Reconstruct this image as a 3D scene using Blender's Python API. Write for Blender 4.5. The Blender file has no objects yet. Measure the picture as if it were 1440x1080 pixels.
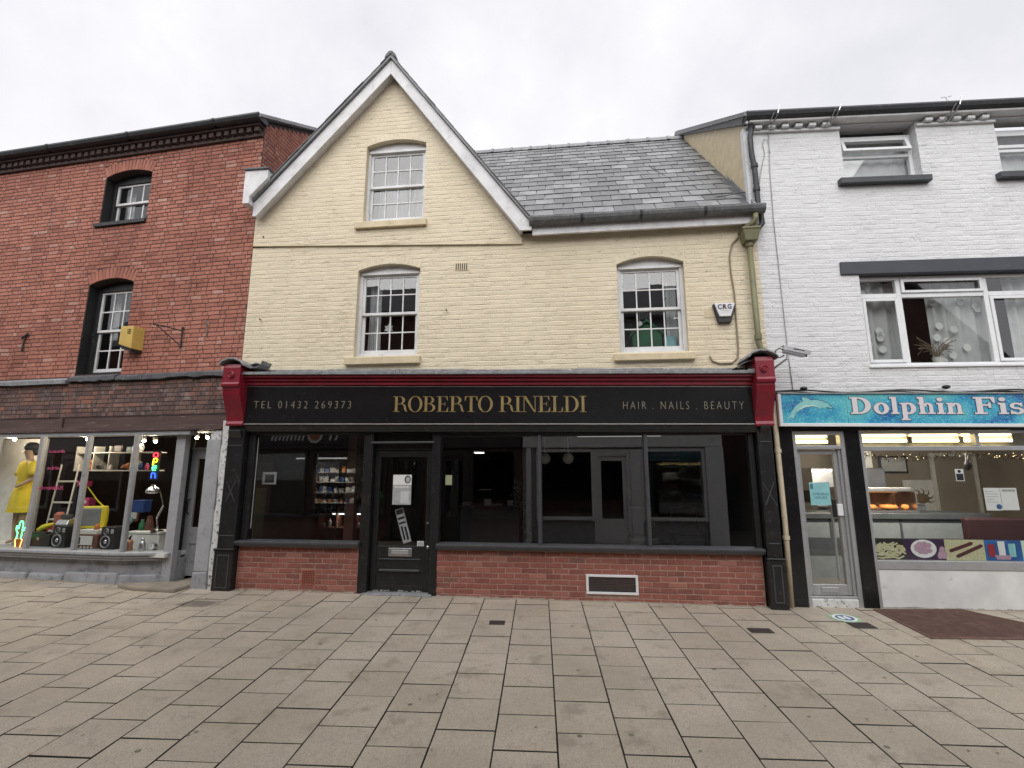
import bpy, bmesh, math, random
from mathutils import Vector, Matrix
from mathutils.geometry import tessellate_polygon
random.seed(7)
D = bpy.data; SC = bpy.context.scene; COL = SC.collection
rad = math.radians

# ------------------------------------------------------------ camera
CAM_H = 1.72; PITCH = 10.3
cd = D.cameras.new('camera'); cam = D.objects.new('camera', cd); COL.objects.link(cam)
cd.sensor_width = 36.0; cd.lens = 17.5; cd.clip_start = 0.05; cd.clip_end = 1500
cam.location = (0, 0, CAM_H); cam.rotation_euler = (rad(90 + PITCH), 0, 0)
SC.camera = cam

# ------------------------------------------------------------ sky, sun, exposure
SUN_EL, SUN_AZ = 47, 192          # azimuth clockwise from +Y: behind the photographer
world = D.worlds.new('World'); SC.world = world; world.use_nodes = True
nt = world.node_tree; nt.nodes.clear()
out = nt.nodes.new('ShaderNodeOutputWorld'); bg = nt.nodes.new('ShaderNodeBackground')
sky = nt.nodes.new('ShaderNodeTexSky'); sky.sky_type = 'NISHITA'; sky.sun_disc = False
sky.sun_elevation = rad(SUN_EL); sky.sun_rotation = rad(SUN_AZ)
bw = nt.nodes.new('ShaderNodeHueSaturation'); bw.inputs['Saturation'].default_value = 0.25
tc = nt.nodes.new('ShaderNodeTexCoord'); nz = nt.nodes.new('ShaderNodeTexNoise')
nz.inputs['Scale'].default_value = 3.0; nz.inputs['Detail'].default_value = 5; nz.inputs['Roughness'].default_value = 0.55
cr = nt.nodes.new('ShaderNodeValToRGB')
cr.color_ramp.elements[0].position = 0.34; cr.color_ramp.elements[0].color = (0.74, 0.74, 0.79, 1)
cr.color_ramp.elements[1].position = 0.66; cr.color_ramp.elements[1].color = (0.925, 0.92, 0.95, 1)
mul = nt.nodes.new('ShaderNodeVectorMath'); mul.operation = 'SCALE'; mul.inputs['Scale'].default_value = 8.6
mx = nt.nodes.new('ShaderNodeMix'); mx.data_type = 'RGBA'; mx.inputs['Factor'].default_value = 0.93
L = nt.links.new
L(tc.outputs['Generated'], nz.inputs['Vector']); L(nz.outputs['Fac'], cr.inputs['Fac']); L(cr.outputs['Color'], mul.inputs[0])
L(sky.outputs['Color'], bw.inputs['Color']); L(bw.outputs['Color'], mx.inputs['A']); L(mul.outputs[0], mx.inputs['B'])
L(mx.outputs['Result'], bg.inputs['Color']); L(bg.outputs[0], out.inputs['Surface'])
bg.inputs['Strength'].default_value = 0.068
sd = D.lights.new('sun', 'SUN'); sun = D.objects.new('sun', sd); COL.objects.link(sun)
sd.energy = 1.5; sd.angle = rad(75); sd.color = (1.0, 0.985, 0.96)
_d = Vector((math.sin(rad(SUN_AZ)) * math.cos(rad(SUN_EL)), math.cos(rad(SUN_AZ)) * math.cos(rad(SUN_EL)), math.sin(rad(SUN_EL))))
sun.rotation_euler = _d.to_track_quat('Z', 'Y').to_euler(); sun.location = (0, -3, 14)
SC.view_settings.view_transform = 'Standard'; SC.view_settings.look = 'None'
SC.view_settings.exposure = 0.98; SC.view_settings.gamma = 1.0
SC.render.engine = 'CYCLES'
try:
    SC.cycles.max_bounces = 4; SC.cycles.diffuse_bounces = 2; SC.cycles.transparent_max_bounces = 7; SC.cycles.glossy_bounces = 2; SC.cycles.transmission_bounces = 2
    SC.cycles.caustics_reflective = False; SC.cycles.caustics_refractive = False; SC.cycles.sample_clamp_indirect = 4
except Exception: pass

# ------------------------------------------------------------ materials
def C(r, g, b):
    f = lambda c: (c / 255 / 12.92) if c / 255 <= 0.04045 else ((c / 255 + 0.055) / 1.055) ** 2.4
    return (f(r), f(g), f(b), 1)
def lin(r, g, b): return (r, g, b, 1)
M = {}
class NT:
    """small node helper"""
    def __init__(s, name):
        s.m = D.materials.new(name); s.m.use_nodes = True; s.t = s.m.node_tree; s.t.nodes.clear()
        s.out = s.n('OutputMaterial'); s.p = s.n('BsdfPrincipled'); s.l(s.p.outputs[0], s.out.inputs[0])
        s.co = s.n('TexCoord').outputs['Object']
    def n(s, k): return s.t.nodes.new('ShaderNode' + k)
    def l(s, a, b): s.t.links.new(a, b)
    def noise(s, scale, detail=4, rough=0.55, vec=None, stretch=None):
        z = s.n('TexNoise'); z.inputs['Scale'].default_value = scale; z.inputs['Detail'].default_value = detail; z.inputs['Roughness'].default_value = rough
        v = vec or s.co
        if stretch:
            mp = s.n('Mapping'); mp.inputs['Scale'].default_value = stretch; s.l(v, mp.inputs[0]); v = mp.outputs[0]
        z.inputs['Detail'].default_value = min(detail, 4); s.l(v, z.inputs['Vector']); return z.outputs['Fac']
    def ramp(s, fac, stops):
        r = s.n('ValToRGB'); e = r.color_ramp.elements
        while len(e) < len(stops): e.new(0.5)
        for i, (p, c) in enumerate(stops): e[i].position = p; e[i].color = c if len(c) == 4 else (*c, 1)
        s.l(fac, r.inputs['Fac']); return r.outputs['Color']
    def mix(s, fac, a, b, mode='MIX'):
        m = s.n('Mix'); m.data_type = 'RGBA'; m.blend_type = mode
        for sock, val in (('Factor', fac), ('A', a), ('B', b)):
            if hasattr(val, 'is_output'): s.l(val, m.inputs[sock] if sock == 'Factor' else [i for i in m.inputs if i.name == sock and i.type == 'RGBA'][0])
            else:
                if sock == 'Factor': m.inputs[0].default_value = val
                else: [i for i in m.inputs if i.name == sock and i.type == 'RGBA'][0].default_value = val
        return [o for o in m.outputs if o.type == 'RGBA'][0]
    def bump(s, h, strength=0.3, dist=0.01):
        b = s.n('Bump'); b.inputs['Strength'].default_value = strength; b.inputs['Distance'].default_value = dist
        s.l(h, b.inputs['Height']); s.l(b.outputs[0], s.p.inputs['Normal'])
    def col(s, c):
        if hasattr(c, 'is_output'): s.l(c, s.p.inputs['Base Color'])
        else: s.p.inputs['Base Color'].default_value = c
    def setp(s, **k):
        for a, b in k.items(): s.p.inputs[a.replace('_', ' ')].default_value = b
W0 = (1, 1, 1, 1); K0 = (0, 0, 0, 1)
def simple(name, c, rough=0.6, metal=0.0, var=0.12, scale=6, bump=0.0, bscale=60, dirt=None, dirt_pos=(0.55, 0.75), spec=None, stretch=None):
    t = NT(name)
    lo = tuple(x * (1 - var) for x in c[:3]) + (1,); hi = tuple(min(1, x * (1 + var)) for x in c[:3]) + (1,)
    col = t.ramp(t.noise(scale, stretch=stretch), [(0.3, lo), (0.7, hi)])
    if dirt is not None:
        f = t.ramp(t.noise(scale * 2.3, 6, 0.65, stretch=stretch), [(dirt_pos[0], K0), (dirt_pos[1], W0)])
        col = t.mix(f, col, dirt)
    t.col(col); t.setp(Roughness=rough, Metallic=metal)
    if spec is not None: t.p.inputs['Specular IOR Level'].default_value = spec
    if bump: t.bump(t.noise(bscale, 3), bump, 0.004)
    M[name] = t.m; return t.m
def glow(name, c, strength):
    t = NT(name); t.col(c); t.p.inputs['Emission Color'].default_value = c; t.p.inputs['Emission Strength'].default_value = strength
    M[name] = t.m; return t.m
def glass(name, tint=(0.93, 0.95, 0.94, 1), r0=.08, wav=0.0):
    t = NT(name); t.t.nodes.remove(t.p)
    lw = t.n('LayerWeight'); lw.inputs['Blend'].default_value = .5       # Schlick's curve, the same from both sides
    pw = t.n('Math'); pw.operation = 'POWER'; pw.inputs[1].default_value = 5; t.l(lw.outputs['Facing'], pw.inputs[0])
    fr = t.n('Math'); fr.operation = 'MULTIPLY_ADD'; fr.inputs[1].default_value = 1 - r0; fr.inputs[2].default_value = r0; t.l(pw.outputs[0], fr.inputs[0])
    tr = t.n('BsdfTransparent'); tr.inputs[0].default_value = tint
    gl = t.n('BsdfGlossy'); gl.inputs['Roughness'].default_value = 0.0; gl.inputs['Color'].default_value = (1, 1, 1, 1)
    mxs = t.n('MixShader'); t.l(fr.outputs[0], mxs.inputs[0]); t.l(tr.outputs[0], mxs.inputs[1]); t.l(gl.outputs[0], mxs.inputs[2]); t.l(mxs.outputs[0], t.out.inputs[0])
    if wav:
        b = t.n('Bump'); b.inputs['Strength'].default_value = wav; b.inputs['Distance'].default_value = 0.01
        t.l(t.noise(2.2, 2), b.inputs['Height']); t.l(b.outputs[0], gl.inputs['Normal'])
    M[name] = t.m
glass('glass_shop', r0=.13); glass('glass_bay', r0=.04); glass('glass_old', r0=.13, wav=0.03); glass('glass_chip', r0=.05)

def rnd_of(t, stuff):
    if stuff:
        a = t.n('Attribute'); a.attribute_name = 'rnd'; return a.outputs['Fac']
    return t.n('ObjectInfo').outputs['Random']
def two(name, fn):
    for st in (False, True): fn(name + ('_stuff' if st else ''), st)
def wpos(t):
    g = t.n('NewGeometry'); return g.outputs['Position']
def red_brick(name, st):
    t = NT(name); r = rnd_of(t, st); w = wpos(t)
    base = t.ramp(r, [(0.0, lin(.31, .118, .082)), (.2, lin(.40, .155, .108)), (.6, lin(.44, .176, .124)), (.93, lin(.47, .20, .145)), (1.0, lin(.52, .30, .24))])
    base = t.mix(t.ramp(t.noise(0.9, 5, vec=w), [(.42, K0), (.7, W0)]), base, t.mix(1.0, base, lin(.76, .70, .68), 'MULTIPLY'))
    base = t.mix(t.ramp(t.noise(2.4, 4, .75, vec=w, stretch=(1, 1, .45)), [(.62, K0), (.70, (.5, .5, .5, 1))]), base, lin(.10, .07, .065))
    base = t.mix(t.ramp(t.noise(7, 4, .8, vec=w), [(.68, K0), (.74, (.6, .6, .6, 1))]), base, lin(.45, .36, .33))
    base = t.mix(t.ramp(t.noise(26, 5, .7, vec=w), [(.45, K0), (.75, (.55, .55, .55, 1))]), base, lin(.17, .065, .055))
    t.col(base); t.setp(Roughness=.88); t.bump(t.noise(90, 4, .6, vec=w), .5, .004); M[name] = t.m
two('red_brick', red_brick)
def band_brick(name, st):      # the old shop-beam course: bricks once painted, now flaked and sooty
    t = NT(name); r = rnd_of(t, st); w = wpos(t)
    base = t.ramp(r, [(0, lin(.085, .056, .052)), (.5, lin(.125, .078, .07)), (.85, lin(.17, .10, .085)), (1, lin(.27, .11, .07))])
    base = t.mix(t.ramp(t.noise(2.2, 6, .7, vec=w), [(.5, K0), (.66, (.8, .8, .8, 1))]), base, lin(.24, .105, .075))
    base = t.mix(t.ramp(t.noise(6, 7, .75, vec=w), [(.55, K0), (.68, (.75, .75, .75, 1))]), base, lin(.31, .26, .245))
    t.col(base); t.setp(Roughness=.85); t.bump(t.noise(60, 5, .65, vec=w), .6, .006); M[name] = t.m
two('band_brick', band_brick)
def riser_brick(name, st):
    t = NT(name); r = rnd_of(t, st); w = wpos(t)
    base = t.ramp(r, [(0, lin(.17, .060, .045)), (.3, lin(.23, .076, .056)), (.85, lin(.28, .095, .070)), (.97, lin(.33, .14, .105)), (1, lin(.13, .07, .055))])
    base = t.mix(t.ramp(t.noise(14, 6, .7, vec=w), [(.42, K0), (.8, (.6, .6, .6, 1))]), base, lin(.33, .135, .105))
    base = t.mix(t.ramp(t.noise(5, 4, .8, vec=w), [(.60, K0), (.72, (.5, .5, .5, 1))]), base, lin(.12, .055, .045))
    base = t.mix(t.ramp(t.noise(11, 4, .8, vec=w), [(.66, K0), (.74, (.5, .5, .5, 1))]), base, lin(.5, .36, .31))
    t.col(base); t.setp(Roughness=.82); t.bump(t.noise(110, 4, .6, vec=w), .4, .003); M[name] = t.m
two('riser_brick', riser_brick)
def painted(cname, c, dirtc, flake):
    def f(name, st):
        t = NT(name); r = rnd_of(t, st); w = wpos(t)
        base = t.ramp(r, [(0, tuple(x * .955 for x in c[:3])), (1, tuple(min(1, x * 1.03) for x in c[:3]))])
        base = t.mix(t.ramp(t.noise(.8, 5, .6, vec=w, stretch=(1, 1, .5)), [(.4, K0), (.75, (.42, .42, .42, 1))]), base, dirtc)
        base = t.mix(t.ramp(t.noise(9, 8, .75, vec=w, stretch=(.6, .6, 1.6)), [(.61, K0), (.67, (flake, flake, flake, 1))]), base, tuple(x * .55 for x in dirtc[:3]) + (1,))
        cr_ = t.n('Math'); cr_.operation = 'MULTIPLY'; t.l(t.ramp(t.noise(4.5, 4, .6, vec=w, stretch=(.45, .45, 2.6)), [(.486, K0), (.5, W0), (.514, K0)]), cr_.inputs[0])
        t.l(t.ramp(t.noise(1.3, 3, vec=w), [(.5, K0), (.62, (.55, .55, .55, 1))]), cr_.inputs[1]); base = t.mix(cr_.outputs[0], base, tuple(x * .42 for x in dirtc[:3]) + (1,))
        t.col(base); t.setp(Roughness=.62)
        h = t.mix(.5, t.noise(34, 5, .6, vec=w), t.noise(8, 5, .6, vec=w, stretch=(.7, .7, 1.6))); t.bump(h, .9, .016); M[name] = t.m
    two(cname, f)
painted('cream_paint', lin(.735, .645, .48), lin(.60, .50, .335), .55)
painted('white_paint_brick', lin(.70, .70, .71), lin(.58, .58, .59), .35)
def slate(name, st):
    t = NT(name); r = rnd_of(t, st); w = wpos(t)
    base = t.ramp(r, [(0, lin(.12, .122, .130)), (.3, lin(.19, .192, .20)), (.75, lin(.245, .247, .255)), (1, lin(.32, .322, .33))])
    base = t.mix(t.ramp(t.noise(3.5, 6, .7, vec=w), [(.42, K0), (.68, (.8, .8, .8, 1))]), base, lin(.14, .14, .14))
    base = t.mix(t.ramp(t.noise(13, 6, .7, vec=w), [(.6, K0), (.72, (.5, .5, .5, 1))]), base, lin(.34, .345, .32))
    t.col(base); t.setp(Roughness=.55); t.bump(t.noise(40, 5, .6, vec=w), .5, .006); M[name] = t.m
two('slate', slate)
simple('slate_edge_shade', lin(.035, .036, .038), .9)  # near-black slate edges: shade of the gaps between slates put into the colour
def slab(name, st):
    t = NT(name); r = rnd_of(t, st); w = wpos(t)
    base = t.ramp(r, [(0, lin(.40, .345, .275)), (.5, lin(.43, .374, .302)), (1, lin(.46, .402, .328))])
    base = t.mix(t.ramp(t.noise(1.1, 6, .62, vec=w), [(.38, K0), (.72, (.6, .6, .6, 1))]), base, lin(.29, .25, .198))
    base = t.mix(t.ramp(t.noise(6, 7, .7, vec=w), [(.5, K0), (.75, (.6, .6, .6, 1))]), base, lin(.46, .41, .345))
    base = t.mix(t.ramp(t.noise(130, 3, .6, vec=w), [(.52, K0), (.64, (.75, .75, .75, 1))]), base, lin(.17, .145, .115))
    vo = t.n('TexVoronoi'); vo.inputs['Scale'].default_value = 2.6; t.l(w, vo.inputs['Vector'])      # trodden gum and spots
    spot = t.n('Math'); spot.operation = 'LESS_THAN'; spot.inputs[1].default_value = .055; t.l(vo.outputs['Distance'], spot.inputs[0])
    base = t.mix(spot.outputs[0], base, lin(.10, .092, .08))
    base = t.mix(t.ramp(t.noise(2.6, 4, .75, vec=w), [(.55, K0), (.66, (.55, .55, .55, 1))]), base, lin(.19, .155, .118))
    base = t.mix(t.ramp(t.noise(95, 2, .5, vec=w), [(.66, K0), (.72, (.45, .45, .45, 1))]), base, lin(.40, .37, .32))
    # spilled-liquid stain by the doorway of the left shop
    vs = t.n('VectorMath'); vs.operation = 'SUBTRACT'; vs.inputs[1].default_value = (-4.28, 7.22, 0); t.l(w, vs.inputs[0])
    mp = t.n('Mapping'); mp.inputs['Scale'].default_value = (1.7, 3.4, 0); t.l(vs.outputs[0], mp.inputs[0])
    ln = t.n('VectorMath'); ln.operation = 'LENGTH'; t.l(mp.outputs[0], ln.inputs[0])
    ad = t.n('Math'); ad.operation = 'ADD'; t.l(ln.outputs['Value'], ad.inputs[0]); t.l(t.noise(4, 4, vec=w), ad.inputs[1])
    base = t.mix(t.ramp(ad.outputs[0], [(.85, (.8, .8, .8, 1)), (1.3, K0)]), base, lin(.07, .06, .05))
    base = t.mix(t.ramp(t.noise(42, 3, .7, vec=w), [(.5, K0), (.66, (.5, .5, .5, 1))]), base, lin(.25, .215, .172))
    base = t.mix(t.ramp(t.noise(.55, 3, .6, vec=w), [(.45, K0), (.7, (.5, .5, .5, 1))]), base, lin(.28, .24, .19))
    t.col(base)
    t.l(t.ramp(t.noise(2.2, 5, vec=w), [(.3, (.45, .45, .45, 1)), (.7, (.72, .72, .72, 1))]), t.p.inputs['Roughness'])
    t.bump(t.noise(170, 3, .6, vec=w), .35, .004); M[name] = t.m
two('slab', slab)

simple('mortar_dark', lin(.06, .042, .037), .95, bump=.5); simple('mortar_pale', lin(.34, .215, .17), .95, var=.25, scale=9, bump=.4)
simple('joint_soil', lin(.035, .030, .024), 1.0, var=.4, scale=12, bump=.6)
simple('cream_trim', lin(.62, .52, .345), .6, dirt=lin(.36, .29, .18), dirt_pos=(.6, .75), bump=.4, bscale=30)
simple('white_joinery', lin(.70, .70, .70), .42, dirt=lin(.42, .41, .39), dirt_pos=(.62, .78), scale=5, bump=.2)
simple('white_barge', lin(.70, .69, .70), .5, dirt=lin(.47, .46, .45), dirt_pos=(.5, .8), scale=3, stretch=(1, 1, 1), bump=.25)
simple('upvc', lin(.76, .77, .78), .32, var=.05, dirt=lin(.5, .5, .49), dirt_pos=(.66, .8))
simple('black_joinery', lin(.0125, .0125, .013), .34, var=.3, dirt=lin(.045, .042, .04), dirt_pos=(.58, .72), bump=.35, bscale=22)
simple('black_panel', lin(.010, .010, .011), .22, var=.2, dirt=lin(.03, .028, .026), dirt_pos=(.6, .8))
simple('black_window_paint', lin(.016, .016, .017), .5, dirt=lin(.08, .075, .07), dirt_pos=(.62, .75))
simple('worn_edge', lin(.38, .37, .36), .7)
simple('sill_grey', lin(.055, .056, .062), .38, dirt=lin(.12, .12, .12), dirt_pos=(.6, .8))
simple('burgundy', lin(.22, .012, .026), .35, var=.15, scale=3, dirt=lin(.12, .018, .024), dirt_pos=(.5, .8), bump=.15, bscale=20)
simple('lead', lin(.21, .215, .225), .5, var=.25, scale=7, dirt=lin(.38, .38, .37), dirt_pos=(.5, .75), bump=.6, bscale=14)
simple('lead_dark', lin(.085, .087, .094), .55, var=.25, scale=7, dirt=lin(.2, .2, .2), dirt_pos=(.55, .75), bump=.5, bscale=14)
simple('grey_paint', lin(.34, .345, .36), .5, var=.1, dirt=lin(.22, .22, .225), dirt_pos=(.55, .8), bump=.3, bscale=18)
simple('grey_render', lin(.31, .315, .33), .8, var=.15, scale=3, dirt=lin(.13, .13, .13), dirt_pos=(.5, .75), bump=.8, bscale=9)
simple('peeling_white', lin(.62, .62, .61), .7, dirt=lin(.10, .095, .09), dirt_pos=(.56, .62), scale=8, bump=.7, bscale=22)
simple('timber_brown', lin(.085, .05, .043), .65, var=.3, scale=4, dirt=lin(.26, .22, .2), dirt_pos=(.6, .72), bump=.6, bscale=14, stretch=(.4, 1, 3))
simple('stone_step', lin(.24, .205, .16), .8, var=.2, scale=4, dirt=lin(.14, .12, .095), bump=.6, bscale=30)
simple('gutter_grey', lin(.105, .11, .115), .45, var=.25, dirt=lin(.19, .19, .18), dirt_pos=(.5, .75), bump=.3, bscale=20)
simple('gutter_black', lin(.026, .028, .032), .5, dirt=lin(.08, .08, .08), dirt_pos=(.55, .75))
simple('olive_pipe', lin(.17, .165, .085), .5, var=.15, dirt=lin(.09, .085, .06), dirt_pos=(.55, .75), bump=.2)
simple('cream_pipe', lin(.58, .50, .36), .5, dirt=lin(.3, .25, .16), dirt_pos=(.6, .75))
simple('cable', lin(.24, .19, .13), .6); simple('cable_grey', lin(.33, .33, .33), .6); simple('cable_black', lin(.02, .02, .02), .5)
simple('iron', lin(.03, .024, .022), .7, dirt=lin(.09, .04, .025)); simple('steel', lin(.55, .55, .56), .32, 1.0); simple('chrome', lin(.8, .8, .82), .12, 1.0, var=.03)
simple('aluminium', lin(.46, .465, .475), .38, .55, var=.06, dirt=lin(.3, .3, .3), dirt_pos=(.6, .8))
simple('white_panel', lin(.66, .66, .65), .5, dirt=lin(.42, .4, .36), dirt_pos=(.62, .78), scale=3)
simple('grey_board', lin(.33, .335, .345), .5); simple('navy_lintel', lin(.05, .056, .068), .55, dirt=lin(.3, .3, .3), dirt_pos=(.72, .76), scale=4)
simple('dark_sill', lin(.045, .048, .055), .5, dirt=lin(.2, .2, .2), dirt_pos=(.68, .76))
simple('gold', lin(.36, .265, .115), .35, .35, var=.15); simple('champagne', lin(.30, .265, .205), .4, .2); simple('silver_trim', lin(.42, .40, .38), .35, .6)
simple('yellow_box', lin(.56, .39, .10), .45, var=.08, dirt=lin(.4, .26, .05), dirt_pos=(.6, .8)); simple('black_plastic', lin(.016, .016, .017), .4); simple('white_plastic', lin(.72, .72, .73), .35, var=.04)
simple('terracotta', lin(.36, .11, .065), .8, bump=.3); simple('drain_iron', lin(.03, .025, .021), .7, bump=.5)
simple('ramp_rubber', lin(.115, .063, .05), .8, var=.2, dirt=lin(.18, .12, .1), dirt_pos=(.5, .8), bump=.3, bscale=80)
simple('paper_white', lin(.7, .7, .69), .7, var=.03); simple('paper_grey', lin(.36, .36, .36), .7, var=.2, scale=14); simple('ink', lin(.02, .02, .025), .6); simple('cream_paper', lin(.5, .5, .33), .7)
simple('poster_teal', lin(.25, .52, .55), .5, var=.1); simple('ink_teal', lin(.05, .16, .2), .6); simple('blue_print', lin(.03, .10, .24), .6); simple('green_print', lin(.27, .42, .27), .6, var=.25, scale=20)
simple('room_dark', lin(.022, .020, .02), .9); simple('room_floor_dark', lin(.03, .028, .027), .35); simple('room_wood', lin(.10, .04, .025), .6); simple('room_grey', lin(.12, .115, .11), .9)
simple('room_beige', lin(.30, .265, .22), .85, var=.12, scale=1.2); simple('room_white', lin(.62, .61, .57), .8); simple('room_brown', lin(.06, .04, .032), .9)
simple('curtain', lin(.52, .53, .54), .9, var=.1); simple('curtain_grey', lin(.5, .51, .51), .9, var=.1); simple('curtain_mid', lin(.27, .275, .28), .9, var=.15); simple('curtain_dot', lin(.62, .63, .62), .9)
simple('skin', lin(.42, .29, .2), .5, var=.05); simple('wig', lin(.012, .009, .008), .6); simple('yellow_cloth', lin(.66, .50, .03), .8, var=.1, bump=.3, bscale=40)
simple('yellow_plastic', lin(.66, .55, .03), .35, var=.05); simple('screen_grey', lin(.2, .21, .21), .15); simple('orange', lin(.48, .17, .05), .6); simple('navy', lin(.015, .05, .19), .5)
simple('walnut', lin(.11, .042, .025), .5, var=.3, scale=5, stretch=(.3, 1, 3)); simple('speaker_cone', lin(.3, .3, .31), .4); simple('copper', lin(.4, .2, .12), .35, .7); simple('pink', lin(.5, .05, .16), .6)
simple('counter_grey', lin(.17, .19, .2), .35); simple('counter_dark', lin(.055, .062, .068), .35); simple('maroon', lin(.035, .012, .014), .5); simple('food_orange', lin(.6, .22, .05), .6)
simple('green_felt', lin(.02, .14, .06), .8); simple('soot_brick', lin(.075, .05, .046), .9, var=.3, bump=.5); simple('olive_panel', lin(.035, .042, .022), .8); simple('plant_dry', lin(.2, .15, .1), .9); simple('tinsel', lin(.5, .42, .25), .25, .8); simple('tinsel_dark', lin(.05, .03, .03), .5, .3); simple('garland_red', lin(.3, .02, .03), .5)
simple('opp_white', lin(.74, .75, .76), .6, var=.06); simple('opp_grey', lin(.3, .3, .31), .7); simple('opp_dark', lin(.045, .043, .043), .7); simple('opp_brick', lin(.12, .06, .05), .9, var=.3, scale=3); simple('opp_roof', lin(.08, .08, .09), .8); simple('asphalt', lin(.05, .05, .05), .9)
simple('white_letter', lin(.66, .62, .64), .4, var=.04); simple('letter_edge', lin(.05, .07, .13), .5); simple('dolphin_body', lin(.25, .55, .56), .4, var=.15, scale=9); simple('dolphin_belly', lin(.55, .68, .58), .4)
glow('tube_light', (1, .80, .40, 1), 2.6); glow('bulb', (1, .78, .5, 1), 40); glow('strip_light', (1, .97, .92, 1), 1.2); glow('reflection_strip', (1, .98, .95, 1), .16); glow('heat_glow', (1, .45, .15, 1), .35)
glow('neon_green', (.1, 1, .3, 1), 2.2); glow('neon_orange', (1, .45, .12, 1), 2.0); glow('neon_red', (1, .03, .05, 1), 2.2); glow('neon_yellow', (1, .8, .03, 1), 2.0); glow('neon_blue', (.02, .08, 1, 1), 2.6); glow('fairy', (1, .8, .4, 1), 1.6)
def sea():
    t = NT('sea_print'); n1 = t.noise(1.5, 3, stretch=(1, 1, 1.4)); n2 = t.noise(26, 6, .7, stretch=(1, 1, 1.5))
    b = t.ramp(n1, [(.38, lin(.012, .11, .33)), (.48, lin(.03, .30, .48)), (.62, lin(.11, .47, .52))])
    b = t.mix(t.ramp(n2, [(.5, K0), (.72, (.75, .75, .75, 1))]), b, lin(.38, .72, .78)); t.col(b); t.setp(Roughness=.3); M['sea_print'] = t.m
sea()

# ------------------------------------------------------------ frames and mesh helpers
class Fr:
    """a facade: u runs along it to the right, v into the building, z up"""
    def __init__(s, x, y, phi):
        s.phi = rad(phi); s.o = Vector((x, y, 0)); s.u = Vector((math.cos(s.phi), -math.sin(s.phi), 0)); s.n = Vector((math.sin(s.phi), math.cos(s.phi), 0))
    def w(s, u, v, z): return s.o + s.u * u + s.n * v + Vector((0, 0, z))
FR = Fr(0, 7.53, 6.5); FB = Fr(-4.4711, 8.0394, 11.0); FW = Fr(3.7458, 7.1032, 4.0)
def view(p):
    d = Vector(p) - Vector((0, 0, CAM_H)); c, s = math.cos(rad(PITCH)), math.sin(rad(PITCH))
    f = d.y * c + d.z * s
    if f < .1: return None
    return 720 + 700 * d.x / f, 540 - 700 * (-d.y * s + d.z * c) / f, f
def link(o, parent=None):
    COL.objects.link(o)
    if parent is not None: o.parent = parent
    return o
def tag(o, label=None, cat=None, group=None, kind=None):
    for k, v in (('label', label), ('category', cat), ('group', group), ('kind', kind)):
        if v: o[k] = v
    return o
def thing(name, label, cat, fr=None, at=(0, 0, 0), group=None, rz=0.0):
    o = D.objects.new(name, None); COL.objects.link(o); o.empty_display_size = .2
    if fr: o.location = fr.w(*at); o.rotation_euler = (0, 0, -fr.phi + rz)
    else: o.location = at; o.rotation_euler = (0, 0, rz)
    return tag(o, label, cat, group)
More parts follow.
